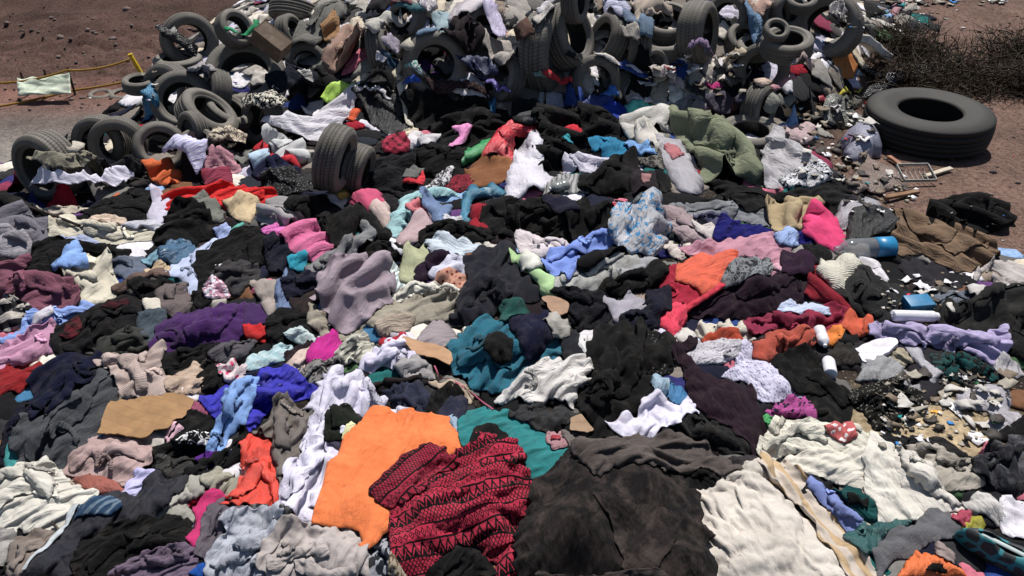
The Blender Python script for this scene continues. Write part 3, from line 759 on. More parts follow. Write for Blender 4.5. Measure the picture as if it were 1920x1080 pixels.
# ------------------------------------------------------------------ every garment that can be told apart, traced in thirds of a photo pixel per tile
def fold_world(a):
    a = R(a); return math.degrees(math.atan2(math.sin(a) / .5, math.cos(a)))
_lr = random.Random(31)
def limbs(o, name, pts, colr, style, fa):
    """sleeves of tops and legs of trousers, lying over their own garment"""
    part = {'shirt': 'sleeve', 'sweater': 'sleeve', 'cardigan': 'sleeve', 'coat': 'sleeve', 'fleece': 'sleeve', 'hooded_jacket': 'sleeve', 'blouse': 'sleeve', 'jacket': 'sleeve',
            'trousers': 'trouser_leg', 'jeans': 'trouser_leg', 'leggings': 'trouser_leg'}.get(name)
    q = np.array(pts); ext = (q.max(0) - q.min(0)).max()
    if not part or ext < 62 or o['label'].startswith(('big dusty', 'red blouse', 'orange shirt', 'ivory', 'lilac white folded')) : return
    x, y = q[:, 0], q[:, 1]; area = .5 * abs(np.dot(x, np.roll(y, 1)) - np.dot(y, np.roll(x, 1))); sz = math.sqrt(area)
    c = q.mean(0); d = q - c; order = sorted(range(len(q)), key=lambda i: -np.hypot(*d[i]))
    k = 0
    for i in order[:5:2]:
        if k >= (2 if ext > 110 else 1): break
        j = max(range(len(q)), key=lambda j_: np.hypot(*(q[j_] - q[i])) * _lr.uniform(.6, 1))
        A = c + .86 * d[i]; B = c + .30 * d[j]; v = B - A; L = np.hypot(*v)
        if L < 22: continue
        n_ = np.array([-v[1], v[0]]) / L; M = (A + B) / 2 + n_ * L * _lr.uniform(-.2, .2); w = min(.15 * sz, .24 * L) * _lr.uniform(.85, 1.15)
        n_[1] *= .7
        path = [A, .5 * (A + M) + n_ * 2, M, .5 * (M + B), B]; wd = [.72, .8, .92, 1.05, 1.1]
        poly = [p + n_ * w * s_ for p, s_ in zip(path, wd)] + [p - n_ * w * s_ for p, s_ in zip(path[::-1], wd[::-1])]
        ang = math.degrees(math.atan2(-v[1] / .5, v[0]))
        garment(part, None, poly, colr, style, ang, .75, parent=o, grow=0, lift=float(np.clip(w / 330, .01, .03)), thick=.003)
        k += 1
def neckline(o, name, pts, colr, style):
    q = np.array(pts); ext = (q.max(0) - q.min(0)).max()
    if name not in ('shirt', 'sweater', 'blouse', 'jacket', 'cardigan', 'coat', 'fleece', 'hooded_jacket', 'top', 'trousers', 'jeans') or ext < 95 or o['label'].startswith(('ivory', 'lilac white folded', 'red blouse', 'orange shirt', 'big dusty')): return
    c = q.mean(0); d = q - c; i = _lr.randrange(len(q)); x, y = q[:, 0], q[:, 1]; sz = math.sqrt(.5 * abs(np.dot(x, np.roll(y, 1)) - np.dot(y, np.roll(x, 1))))
    P_ = c + .58 * d[i]; u = d[i] / (np.hypot(*d[i]) + 1e-6); a0 = math.atan2(u[1], u[0])
    if name in ('trousers', 'jeans'):
        n_ = np.array([-u[1], u[0]]); L, w = .26 * sz, .045 * sz; A = c + .8 * d[i]
        poly = [A - n_ * L + u * w, A + u * w * 1.8, A + n_ * L + u * w, A + n_ * L - u * w, A - u * w * .3, A - n_ * L - u * w]; nm = 'waistband'
    else:
        r1, r0 = .2 * sz, .11 * sz; t = np.linspace(-2.1, 2.1, 9) + a0 + math.pi
        poly = [P_ + r1 * np.array([math.cos(k), .7 * math.sin(k)]) for k in t] + [P_ + r0 * np.array([math.cos(k), .7 * math.sin(k)]) for k in t[::-1]]; nm = 'collar'
    k_ = _lr.choice((.72, .8, 1.18)); c_ = colr.lstrip('#'); dk = ''.join('%02x' % min(255, int(int(c_[k:k + 2], 16) * k_)) for k in (0, 2, 4))
    garment(nm, None, poly, dk, style if style.split(':')[0] in ('denim', 'satin', 'nylon', 'fleece') else 'rib', 0, .25, parent=o, grow=0, lift=.008, thick=.004)
GROUPS = {}
def build_spec(text):
    ox = oy = 0; parent = None
    for ln in text.strip().splitlines():
        ln = ln.strip()
        if ln[0] == '@':
            ox, oy = map(float, ln[1:].split(',')); continue
        child = ln[0] == '>'
        p = ln.lstrip('> ').split('|')
        if child: name, colr, style, fc, poly = p; label = None
        else: name, label, colr, style, fc, poly = p
        fa, cr, *lf = map(float, fc.split(','))
        pts = [(ox + float(a.split(',')[0]) / 3, oy + float(a.split(',')[1]) / 3) for a in poly.split()]
        o = garment(name, label, pts, colr, style, fold_world(fa), cr, parent=parent if child else None,
                    grow=(0 if child else 5), lift=lf[0] if lf else (.012 if child and name not in ('sleeve', 'hood', 'navy_lining', 'trim') else None), thick=.004 if 'bag' not in style else .002)
        if not child:
            parent = o; limbs(o, name, pts, colr, style, fold_world(fa)); neckline(o, name, pts, colr, style)
SPEC = '''
@480,0
cloth|grey dusty sheet bunched at the very top of the tyre mound|a8a49c|dirty|120,1.2|500,90 560,20 690,10 720,60 660,120 650,200 520,160
trousers|grey crumpled trousers slumped beside the brown carton on the mound|6e6c66|plain|60,1.2|240,190 330,90 470,20 500,100 400,220 290,300 220,290
cloth|ochre brown rag tucked under the grey sheet on the mound|a07850|plain|45,1|370,180 440,150 470,200 400,240
blouse|dusty pink brown blouse hanging above the half buried tyre arch|a88878|plain|60,1.3|400,360 450,250 560,220 580,310 540,420 420,410
shirt|pale grey shirt draped at the mound crest near a white scrap|b8b4ac|plain|30,1.1|670,90 820,110 830,150 760,160 680,200 640,190
cloth|dull teal blue rag at the mound crest|4a7880|plain|10,1|790,70 920,60 930,110 800,100
plastic_bag|small white torn bag standing up on the mound crest|d4ccd4|bag|80,1|930,20 1000,0 1000,60 950,90
cloth|faded maroon rag on the crest above the teal blue rag|8c5a60|plain|10,1|760,40 850,30 860,60 790,70
jeans|small patch of blue jeans high on the mound|456a88|denim|20,1|920,180 1000,190 970,240 920,230
cloth|light blue thin cloth near the white crest bag|9ab0b8|plain|60,1|1010,90 1080,110 1090,150 1040,180 1010,130
scarf|white gauzy scarf spread over the upper mound|c8c0c4|plain|40,1.3|1100,130 1180,40 1330,0 1300,60 1230,100 1190,190 1110,190
cardigan|dark brown cardigan under the gauzy white scarf|2c2026|knit|70,1|1060,230 1150,160 1260,170 1250,330 1160,360 1080,290
cloth|greyish knotted cloth below the hanging lilac scarf|a8a098|plain|70,1.4|1250,210 1330,240 1420,260 1440,350 1380,470 1330,360 1250,330
scarf|lilac satin scarf hanging down to a knot on the mound|c4b8dc|satin|100,1.2|1270,50 1310,20 1370,150 1400,270 1350,260 1310,170
trousers|pale beige trouser leg hanging on the mound beside lavender jacket|c0b8a8|plain|80,1.2|790,230 850,220 880,310 850,370 800,300
jacket|small lavender grey jacket high on the mound|a098a8|plain|60,1|720,260 790,240 800,320 730,320
cloth|slate blue scrap under the lavender grey jacket|34506c|plain|30,1|720,350 790,345 750,410
sock|white pointed sock sticking up before the black fuzzy hat|dcd8e0|plain|80,.6|690,350 730,400 720,430 690,420
scarf|grey blue scarf end on the dark arch tyre|8a98a0|stripe:303438|20,1|970,400 1040,390 1050,450 980,440
jacket|navy hooded jacket bundled at the foot of the mound|28305c|nylon|60,1|1150,390 1250,340 1330,400 1340,500 1200,480
coat|dark navy coat heaped behind the black and white leaf print shirt|1c2234|plain|20,1|70,480 130,450 280,480 350,560 340,620 230,620 150,600
shirt|black shirt slumped under the brown carton|1b1b1f|plain|40,1|240,440 330,380 440,440 480,500 420,560 330,560
> collar|b0aca8|plain|70,1|240,440 310,420 340,520 270,500
jacket|slate blue jacket sleeve beside the neon green top|3a4a66|plain|60,1|540,480 600,430 640,470 560,540 530,600
shirt|black and white leaf print shirt spread over a tyre|d8d2c0|leaf:141414|60,.8|0,580 90,540 190,680 130,690 40,720 -40,700 -60,600
top|neon green top below the navy coat|c0f040|nylon|30,1|390,590 430,520 490,490 540,510 480,560 430,610
sheet|long white sheet running down from neon green top|d8d4dc|plain|30,1.2|60,760 130,700 280,680 430,600 530,500 560,540 510,660 420,760 330,790 200,790
cloth|small orange red strip beside the white trimmed black jacket|e05828|plain|60,.8|525,660 570,590 590,620 550,670
jacket|black jacket with crumpled white trim in middle of upper heap|1a1a20|nylon|70,1.1|560,520 640,480 760,470 800,560 860,700 760,750 660,700 600,600
> trim|d8d4d8|plain|40,1|560,560 580,505 600,520 690,540 760,580 740,600 680,570 610,560
hat|black fuzzy hat on top of the white trimmed black jacket|121214|plush|10,.8|590,520 640,440 760,430 800,500 700,510 640,530
cap|bright blue cap below the seafoam top|2858b8|plain|20,.8|840,540 870,505 920,530 910,560 850,570
top|seafoam green top crumpled inside the dark arch tyre|70b0a0|marble:d8d8d8|40,1|860,460 900,410 990,410 980,480 900,500
scarf|dark brown flecked scarf lying above the big black cloth|4a3434|marble:161014|20,1|960,480 1060,460 1280,500 1280,560 1160,580 1020,600
cloth|big black cloth under the dark brown flecked scarf|141416|plain|20,1|830,580 1000,560 1270,570 1300,650 1200,760 1000,740 880,700
belt|long cream strap hanging between two black garments|d0c8b8|plain|80,.5|800,520 830,510 860,620 880,710 850,700 820,600
cloth|purple blue wedge of cloth beside the big black cloth|7a68c0|satin|60,.8|1300,520 1350,490 1420,590 1370,590
shirt|black knit shirt on the heap around the pink soft toy|141416|knit|10,1|1010,740 1300,640 1440,640 1440,760 1300,830 1100,830
leggings|black leggings under the green satin cloth|111114|plain|15,1.1|900,830 1100,820 1180,850 1150,1000 960,980
trousers|black trousers beside the two leaning tyres|16161c|plain|20,1|660,920 870,900 860,1050 700,1080 640,1000
cloth|white pointed cloth standing up like a bird|d8d4d8|plain|80,.8|850,820 890,760 905,710 930,770 920,800 880,830
sock|thin white sock beside the bird shaped white cloth|d4d0d4|plain|20,.6|925,800 1005,760 1018,788 950,820
soft_toy|pink flat soft toy lying on black clothes|e890c8|plain|70,.4|1105,825 1150,780 1115,745 1160,740 1198,728 1180,790 1165,812
shirt|small red checked shirt right of the leaning tyre|b02848|check:400814|40,1|730,810 790,780 840,830 830,860 740,870
cloth|emerald green satin cloth beside the red satin jacket|1a9850|satin|30,1.1|1170,920 1210,850 1300,820 1380,825 1300,880 1230,900
jacket|shiny red satin jacket above the brown cloth|e01830|satin|50,1.1|1280,940 1330,850 1440,770 1570,760 1560,800 1450,850 1440,940 1340,920
cloth|tan brown cloth below the shiny red satin jacket|8a5834|plain|20,1.1|1190,970 1240,940 1440,940 1440,1000 1330,1040 1220,1060
top|dark red lace top beside the tan brown cloth|8a1830|marble:28060c|30,1|1060,1060 1110,1010 1200,990 1210,1040 1150,1080
scarf|white scarf with grey print beside the dark red lace top|d4d0d4|leaf:33353a|50,1|940,1080 1060,980 1110,960 1070,1040 1000,1080
cloth|small bright red wedge under black trousers|d82838|plain|20,.7|840,1040 880,1000 930,985 930,1030
cloth|grey flap standing above the small red wedge|6a6a68|plain|60,.7|840,1010 890,930 930,930 900,1000
sweater|pale grey knitted sweater in a loop left of the leaning tyre|d0d0d0|knit|30,1.3|70,850 100,800 160,795 220,840 280,880 270,910 160,905
cloth|deep red cloth running under the pale grey knitted sweater|c01828|plain|10,1|0,860 70,850 100,900 200,930 250,950 100,935
shirt|navy shirt with red and purple trim below the deep red cloth|20244a|plain|20,1|0,920 200,960 240,1000 100,1040 0,1000
cloth|pale blue corner of cloth beside the navy trimmed shirt|b8d0e4|plain|20,.8|-10,900 55,890 70,930 0,960
shirt|dark speckled shirt below the leaning tyre|26282a|dots:707070|10,1|60,1030 200,1000 300,1040 300,1085 80,1095
@960,0
cloth|white cloth at the crest beside a leaning tyre|d0ccd0|plain|70,1|130,10 220,0 230,60 160,70
cloth|pale sheet hanging over the tall leaning tyre|c8c0b8|plain|45,1|130,110 210,60 250,85 150,150
trousers|dark brown trousers pressed behind the tall leaning tyre|5a4038|plain|80,1|30,200 90,150 110,260 60,330
jeans|worn teal blue jeans at the mound crest|406880|denim|10,1|480,20 600,0 620,40 540,60
cloth|lilac grey cloth below the worn teal jeans|b8b8d0|plain|10,1|500,60 610,45 640,90 560,95
jeans|dark denim scrap beside the lying crest tyre|3c5470|denim|30,1|620,70 700,50 700,130 650,120
sweater|beige sweater stuffed into the open tyre on the mound|b8a898|knit|30,1.2|690,60 760,20 860,60 880,130 800,110 720,130
jeans|blue denim leg hanging below the tyre that holds the beige sweater|3c607c|denim|85,1|700,160 780,150 770,270 720,270
curtain|grey gauze curtain hanging between tyres on the mound|a8a098|plain|85,1.3|620,180 700,170 700,330 640,290
shirt|pinkish beige shirt at the crest near small tyres|b89888|plain|50,1|1300,20 1400,0 1440,60 1380,130 1320,80
shirt|light denim blue shirt between small tyres on the mound|6888a8|plain|30,1|1310,140 1390,150 1390,215 1320,195
blouse|mixed mauve patterned blouse low on the mound|907898|print:303050|40,1|960,420 1000,330 1080,300 1120,360 1100,400 1020,400
hat|small white hat beside a ring tyre|d0ccd0|plain|40,.7|1140,340 1190,310 1185,370 1150,380
cloth|beige rag in front of the upright ring tyre|b8a890|plain|40,1|1200,330 1290,310 1290,370 1210,420
backpack|small black furry bag beside the low ring tyre|1c1c1e|plush|50,.8|310,400 380,370 400,420 350,500 310,470
cloth|white rag lying on top of the low ring tyre|d8d0c8|plain|150,1|480,330 570,350 600,410 570,430 500,370
cap|red cap beside the low ring tyre|c82830|plain|40,.8|180,520 210,480 290,480 320,530 310,580 250,590 200,570
cap|pale sage cap tucked behind the red cap|8aa498|plain|60,.8|130,520 170,480 200,500 190,570 140,560
jacket|dark blue jacket below the low ring tyre|1c3c88|nylon|30,1.1|360,580 420,540 520,520 560,590 540,620 440,625
cloth|bright azure cloth flap on the dark blue jacket|2c78d0|nylon|70,.8|510,500 570,510 590,590 540,580
shirt|royal blue shirt in front of the dark blue jacket|1838a0|plain|30,1|530,650 600,610 660,620 640,690 540,690
sheet|pale lilac cloth behind the mint green top|c0bcc8|plain|20,1|640,560 720,530 860,560 870,590 700,580
top|mint green top stretched beside the royal blue shirt|58d0c0|plain|150,.8|655,600 720,575 860,600 970,650 900,670 770,660 680,670
plastic_pouch|blue and white plastic pouch standing among rags|2450b0|bag|120,.5|605,400 640,380 700,420 760,470 760,510 700,520 640,470
> white_panel|e0e0ec|bag|120,.4|635,420 660,405 730,465 740,490 700,495
plastic_bag|clear white bag with red print lying below the mound|d8c8c8|bag|30,1.2|780,450 810,410 960,440 1000,500 900,540 800,530
> red_print|d04048|bag|40,.6|845,455 900,450 915,490 865,500
cloth|charcoal cap like bundle beside the red printed clear bag|44464a|plain|30,1|980,480 1050,450 1090,490 1090,550 1000,550
sock|small magenta sock on the dusty rags|c02878|plain|30,.8|1100,480 1150,460 1170,480 1130,510
scarf|dusty pink long scarf in front of the upright ring tyre|c0a898|plain|10,1|1160,440 1330,450 1440,460 1430,500 1280,500
cloth|dark grey violet cloth in front of the dusty pink scarf|4c4858|plain|20,1|1090,570 1200,540 1290,590 1240,640 1120,640
cloth|wide ash grey cloth below the charcoal bundle|86828a|plain|30,1|880,580 1000,560 1100,590 1080,640 960,640
blouse|mid grey blouse at the head of the black clothes|48484c|plain|30,1|20,700 100,630 160,640 120,720
shirt|black flared shirt under the red cap|202022|plain|20,1|20,620 110,570 280,640 300,720 150,740 20,710
skirt|soft charcoal skirt between red cap and small red rag|1e1e1e|plain|15,1|150,660 300,640 380,700 350,760 180,740
shirt|navy violet shirt beside the red cap|2c2448|plain|20,1|280,600 340,580 400,610 380,650 310,640
leggings|black leggings stretched above the teal blue top|121216|plain|150,1|380,690 450,660 540,700 660,790 560,810 420,760
cloth|lilac grey strip above the stretched black leggings|b0a8b8|plain|150,.9|380,650 440,640 540,690 480,690 400,690
rag|small bright red rag on charcoal skirt|d01830|plain|40,.8|300,760 330,710 380,770 360,800 310,800
towel|off white towel above the olive jacket|d8d4cc|fleece|20,1|615,740 640,700 750,670 880,680 890,740 800,740 700,790 640,770
sheet|pale grey sheet folded under the off white towel|c4c0b8|plain|60,1|700,790 800,740 830,740 820,870 750,830
jacket|olive green jacket with deep folds lying beside half buried tyre|7c8268|plain|120,1.4|880,700 950,660 1090,680 1180,720 1230,800 1300,880 1380,990 1420,1060 1330,1010 1200,960 1150,1010 1060,1010 1050,880 950,800
cloth|grey brown camouflage rag above the white bag with pink print|7a766e|leaf:2c2a28|50,1|700,870 760,850 850,890 830,950 740,930
plastic_bag|tall white shopping bag with pale red print against olive jacket|d4d0d8|bag|120,.9|815,770 850,730 920,780 990,870 1060,1010 1050,1080 930,1060 870,960 840,860
> red_print|e08088|bag|120,.6|850,840 920,830 970,890 900,930
top|turquoise blue top crumpled beside black sweater|1878a0|plain|40,1.4|415,820 490,790 640,820 700,850 630,900 590,960 550,950 510,880 420,870
cloth|sky blue cloth end beside the turquoise blue top|78a8e0|plain|30,1|650,830 740,820 790,870 730,875
sweater|black sweater between red satin jacket and turquoise blue top|0f0f12|knit|160,1.1|100,820 200,760 330,800 420,860 390,900 300,930 200,970 150,930
> teal_patch|2890a0|plain|20,.6|275,860 320,850 340,890 300,890
dress|white satin dress flowing down beside the shiny red jacket|dcd8e4|satin|110,1.2|40,830 90,800 150,880 160,970 210,1010 200,1060 100,1090 0,1120 -30,1080 -10,980 20,930
shirt|white long sleeve shirt arched over black clothes|ccc8d8|plain|160,1|300,930 370,900 480,910 540,940 550,1010 510,1030 470,960 400,960 320,990
> cuff|c8b8a0|plain|160,.5|500,960 540,945 550,1010 515,1030
skirt|grey pleated skirt below the arched white shirt|a8a8a8|stripe:686868|75,.8|200,1080 270,1000 420,1010 410,1090
leggings|deep black leggings beside the dark printed shirt|0c0c0e|plain|40,1|420,1000 560,960 680,890 700,1000 640,1080 400,1090
shirt|dark shirt with faded pink print next to the tall shopping bag|282028|plain|60,1|680,1000 760,960 820,980 800,1080 700,1090
> pink_print|a87878|plain|60,.5|725,1010 780,1000 770,1060 735,1060
sock|black rolled sock against the tall shopping bag|121214|plain|70,.8|810,1000 860,980 890,1040 850,1080
@1440,0
plastic_bag|large white bag with black print at its lower hem|d4d0d4|bag|130,1|-20,860 40,740 100,760 200,860 320,960 350,1010 200,1040 60,1060 0,1060 -30,960
> printed_hem|d8d8dc|marble:222226|20,.8|60,1035 200,980 320,965 350,1020 250,1050 100,1065
plastic_bag|pale pink crinkled bag before the dead weeds|d0b8b4|bag|50,1.1|100,500 160,420 220,430 235,500 200,550 130,550
cloth|dusty rose rag beside the pale pink crinkled bag|c08890|plain|30,1|20,530 110,490 130,560 40,590
plastic_bag|shiny dark red bag lying below the pale pink bag|9a1c30|satin|15,1|50,600 280,550 340,590 200,615
cloth|stone grey rag flat beside half buried tyre|8a8a80|plain|150,.8|0,620 100,640 140,680 80,710 0,670
plastic_bag|dull grey film bag near the big truck tyre|8c8c84|bag|30,1.2|320,640 380,610 490,660 440,710 340,700
plastic_bag|silvery bag pressed against the big truck tyre|a09c94|bag|70,1.2|480,690 540,650 570,750 510,780
cloth|dark olive rag behind the dull grey film bag|66665e|plain|30,1|400,570 520,530 540,560 480,620
rag|small yellow rag by the black sack|e0d020|plain|30,.8|455,470 485,455 525,462 500,490
rag|yellow strip under the small yellow rag|d0c030|plain|50,.8|405,535 455,490 475,508 440,535
plastic_bag|lilac white bag beside the fallen crate|b8b8d0|bag|40,1.2|430,820 470,790 600,820 590,880 500,930 430,890
cloth|faded pink rag above the large printed bag|b8a0a0|plain|30,1|100,720 200,680 270,740 220,810 130,790
plastic_bag|brownish pink bag in front of the fallen crate|a08a80|bag|40,1.1|460,1010 540,930 700,960 760,1040 620,1085 480,1085
sack|black sack tucked below the dead weeds|121214|bag|25,.9|490,520 660,450 690,500 640,560 520,560
sack|dark navy sack caught in the edge of the dry bush|24283a|bag|25,1.1|680,450 830,390 930,400 880,470 720,500
cloth|pinkish cloth strip standing at the far edge of mound|b88890|plain|60,.8|700,60 740,-10 760,10 730,70
cloth|grey white film tangled among far tyres|b0a8a8|bag|50,1|340,100 400,60 420,150 380,220 330,200
jacket|black jacket hood at the far crest|141414|plain|30,1|540,10 640,0 630,80 570,90
@0,0
sack|black sack hanging out of the topmost left tyre|1c1c20|bag|30,1|905,230 1000,230 1100,270 1090,320 960,330
plastic_bag|white and grey plastic on the flat stacked tyre|b8b0b0|bag|20,1|1070,375 1180,375 1200,420 1100,440
cloth|dark slate cloth under the white and grey plastic|2a3040|plain|20,1|1080,430 1170,430 1160,475 1080,475
cloth|green cloth draped on a tyre at the mound shoulder|1f8a5a|plain|30,1|1265,240 1330,210 1440,200 1440,230 1330,260 1290,290
plastic_bag|bright blue plastic bundle beside the dusty ring tyre|4a9cc8|bag|60,1.3|780,560 850,490 880,560 890,640 830,650
sack|pale dusty sack between the two leftmost tyres|c9c2b4|dirty|20,.8|415,890 530,890 600,940 520,955 440,930
trousers|olive grey trousers crumpled before the leftmost tyre|8f8a78|plain|20,1.3|200,1010 230,950 320,925 480,940 560,930 580,1000 480,1060 300,1060
shirt|black shirt behind the long white cloth|25252a|plain|15,1|580,970 700,930 800,940 830,980 700,1010 600,1000
sheet|long white cloth stretched across the edge of the heap|e3dff0|plain|10,.9|180,1070 240,1025 420,1040 600,1010 740,1000 700,1045 560,1100 380,1130 240,1130
cloth|rust orange cloth beside the lilac white shirt|d8642a|plain|40,1|830,960 880,930 950,920 1010,990 960,1040 880,1035
shirt|lilac white folded shirt standing beside the rust orange cloth|dcd8f0|stripe:b0b0d4|20,.8|960,870 1000,800 1070,795 1160,840 1160,960 1110,1010 1050,930 950,920
cloth|dusty pink cloth beside the lilac white folded shirt|c98f9c|plain|20,.9|1160,930 1250,860 1340,950 1250,990 1150,980
skirt|wine red skirt below the dusty pink cloth|8c3048|plain|20,1|1160,1010 1280,990 1300,1060 1200,1090
sweater|cream spotted sweater below the stacked tyres|d8c8b0|marble:58504a|20,1.1|1190,790 1290,765 1380,820 1380,850 1230,855
@0,360
jacket|black jacket at the edge of the heap beside long white cloth|1a1c1a|plain|150,1|0,0 60,40 200,100 300,160 200,155 50,110 -20,80
trousers|beige folded trousers under the long white cloth|c0b4a4|plain|170,1|190,50 300,60 480,80 460,110 360,130 280,110 200,70
cloth|burnt orange scrap under the black round bundle|c86030|plain|30,.8|560,60 650,5 660,40 600,80
shirt|black rounded bundle of shirt below the rust orange cloth|0e0e10|plain|20,.8|500,110 660,30 820,0 880,60 880,150 780,170 620,150 510,140
cloth|white lilac cloth between black bundle and red shirt|ccc8dc|plain|70,1|860,50 920,40 965,70 940,150 880,190 850,180 890,110
shirt|vivid red shirt lying long across the heap|dc1010|plain|15,1.2|950,110 960,30 1060,10 1200,-10 1440,-5 1530,20 1530,70 1440,80 1330,60 1200,40 1100,90 1000,120
shirt|grey green shirt below the vivid red shirt|767870|plain|40,1|1080,100 1160,50 1230,100 1240,160 1160,170
trousers|black trousers under the grey green shirt|101012|plain|20,1|950,170 1000,110 1120,110 1180,200 1080,250 960,230
top|pale tan top below the vivid red shirt|d0b890|plain|60,1|1280,70 1330,40 1440,50 1440,90 1400,170 1330,150
fleece|grey violet fleece at the edge of the photo|7c7884|fleece|30,1|0,200 60,120 140,130 220,190 290,200 290,290 180,320 110,260 30,250
sweater|ash grey sweater below the grey violet fleece|868088|heather|20,1|-30,260 90,260 190,330 120,370 -30,370
sweater|cream sweater spread wide below the black bundle|d0c8b4|plain|15,1.2|300,170 420,140 480,180 540,200 700,210 900,220 880,270 700,290 560,300 400,270 300,280
shirt|peach cream shirt lying on the wide cream sweater|cfb8a4|plain|15,1|500,160 590,140 690,160 680,200 540,198
cloth|pale lavender strip beside the peach cream shirt|c8c8d4|plain|10,.8|700,190 840,180 930,190 900,218 720,212
cloth|faint blue strip below the wide cream sweater|a8b4d8|plain|170,.8|370,265 460,255 600,300 580,322 430,292
skirt|black skirt stretched below the grey green shirt|0d0d0f|plain|20,1|880,280 1000,190 1200,200 1350,190 1320,240 1220,260 1100,290 960,310
trousers|black trousers with bent leg between mauve shirt and light blue scrap|0b0b0d|plain|25,1|180,370 200,310 300,285 420,300 560,310 700,340 680,370 520,380 430,380 330,430 230,520 160,550 100,540 160,450
jeans|dark blue jeans rolled beside the cream twisted trousers|2c3850|denim|30,1|610,430 680,390 800,370 830,410 820,470 740,500 650,480
shirt|pale teal shirt end beside the dark teal cloth|78a4b8|plain|30,1|820,390 900,350 930,370 920,400 830,412
cloth|dark teal blue cloth between jeans and light blue shirt|285c80|satin|40,1|920,340 980,310 1060,310 1100,330 1050,380 990,410 930,390
trousers|cream twisted trousers under the light blue scrap|d4ccb8|plain|70,1.2|360,440 480,390 540,370 600,400 620,440 650,530 600,600 480,640 450,600 470,570 400,500
cloth|light blue pointed scrap on black bent leg trousers|88b0f0|plain|60,.8|310,410 400,330 430,300 470,370 480,420 400,440 330,440
shirt|pale blue white shirt trailing down the black hooded jacket|c0ccec|plain|50,1.2|930,490 960,430 1050,390 1100,330 1200,270 1230,300 1150,380 1090,410 1090,460 1130,520 1120,590 1060,570 1030,500
sock|pale periwinkle sock above the black hooded jacket|a8b8e8|plain|40,.9|1220,220 1270,210 1300,240 1250,270
cloth|mint green corner above the black hooded jacket|58b0a0|plain|60,.6|1310,240 1360,195 1362,240
hooded_jacket|black hooded jacket with one long arm hanging towards purple fleece|0a0a0c|plain|30,1|1060,650 1120,560 1130,480 1090,420 1200,310 1320,250 1480,220 1640,280 1680,330 1560,400 1400,380 1250,410 1190,480 1170,560 1130,680 1070,690
shirt|dusty mauve shirt at the edge under black trousers|7e4a5c|plain|30,1.2|-30,480 60,470 130,400 190,410 130,470 180,550 280,500 380,510 450,600 400,640 300,650 180,700 100,700 90,640 -30,610
cloth|tan scrap beside the dark blue jeans|c8b090|plain|30,.8|830,450 900,400 940,430 900,470 840,472
skirt|brown grey skirt below the dark blue jeans|6e5850|plain|25,1|650,540 760,490 900,460 930,490 800,510 680,560
shirt|brown black shirt beneath the brown grey skirt|1a181a|plain|20,1|740,520 860,510 960,520 900,610 820,600 760,560
shirt|taupe shirt beside the long black arm|6c6060|plain|50,1|890,630 950,560 1030,510 1050,570 1060,660 980,700 900,680
shirt|dark warm grey shirt below the black hooded jacket|3c3a3c|plain|25,1|1200,480 1290,430 1380,420 1440,410 1440,490 1340,570 1260,540
top|small pink and white top beside the long black arm|e0a0b8|marble:f0f0f8|20,1|1170,540 1200,500 1280,570 1260,590 1170,592
shirt|black and cream banded shirt at the edge below mauve shirt|b8b0a8|bands:1c1c20|20,1|-20,670 80,660 180,710 120,760 30,790 -20,740
cloth|dark navy rag under the dusty mauve shirt|1c2c4c|plain|10,.8|-20,630 60,620 90,662 -20,662
shirt|cornflower blue shirt stretched above the pink top|88a4e4|plain|25,1.2|120,800 180,720 280,680 400,650 500,640 520,660 400,700 350,760 280,790 180,820 60,880 -20,890 -20,850 60,820
cloth|white crumple on the cornflower blue shirt|dcd8e4|plain|40,1|215,740 280,680 300,720 200,775
top|candy pink top below the cornflower blue shirt|c890b0|plain|30,1.2|-20,910 100,870 190,830 300,770 320,820 290,910 200,940 100,980 30,1030 -20,1040
jacket|black jacket with dark red checked panel beside candy pink top|19181b|plain|30,1|310,860 360,760 460,700 560,660 680,610 780,610 830,670 820,720 700,800 600,840 540,860 440,900 330,910
> checked_panel|5c1420|check:140608|30,.5|335,840 370,745 450,710 462,760 420,830
> checked_yoke|4c1420|check:140608|30,.5|560,680 640,640 720,620 730,640 640,690
shoe|small cream shoe between black jacket and taupe shirt|d8d0c0|plain|40,.4|830,640 890,640 895,690 840,692
trousers|blue grey trousers behind the purple fleece|44505a|plain|60,1|780,820 800,710 920,700 920,740 870,850 800,880
sweater|dark olive grey sweater in front of black checked jacket|3a3c38|knit|25,1.1|540,880 600,830 700,810 760,780 800,820 840,880 740,910 600,940 560,930
fleece|deep purple fleece jacket stretched out|4c1c68|fleece|25,1|860,870 920,760 1000,710 1120,690 1240,640 1360,640 1390,720 1370,800 1300,850 1120,870 980,920 900,930
cloth|purple round bundle at the end of the deep purple fleece|441a60|fleece|40,.8|1390,660 1440,630 1500,650 1500,720 1450,760 1392,750
cloth|bright red rag under the purple round bundle|c81418|plain|30,.8|1390,770 1450,760 1500,790 1480,830 1400,822
trousers|black trousers under the deep purple fleece|141414|plain|25,1|900,950 1000,920 1180,870 1220,850 1200,930 1000,1040 900,1020
shirt|mid grey shirt below the bright red rag|555258|plain|25,1|1200,930 1290,860 1430,850 1400,910 1320,960 1210,952
skirt|dark red skirt at the edge beside the navy sweater|8c1018|plain|30,1|-20,1060 60,1000 160,990 240,1000 220,1040 130,1110 40,1130 -20,1160
@480,360
shirt|grey and white banded shirt right of the vivid red shirt|b8b4b4|bands:8a8688|160,1.2|20,140 80,90 160,80 260,130 320,180 230,190 160,205 60,195
cloth|orchid pink scrap below the grey banded shirt|e070c0|plain|20,.9|50,220 100,200 160,215 130,260 80,260
coat|black coat between grey banded shirt and white cap|101012|plain|60,1|180,90 300,70 420,40 480,150 500,290 430,260 340,220 300,190
cap|white cap on the black coat|d8d4cc|plain|40,.6|410,50 460,35 500,40 490,90 440,82
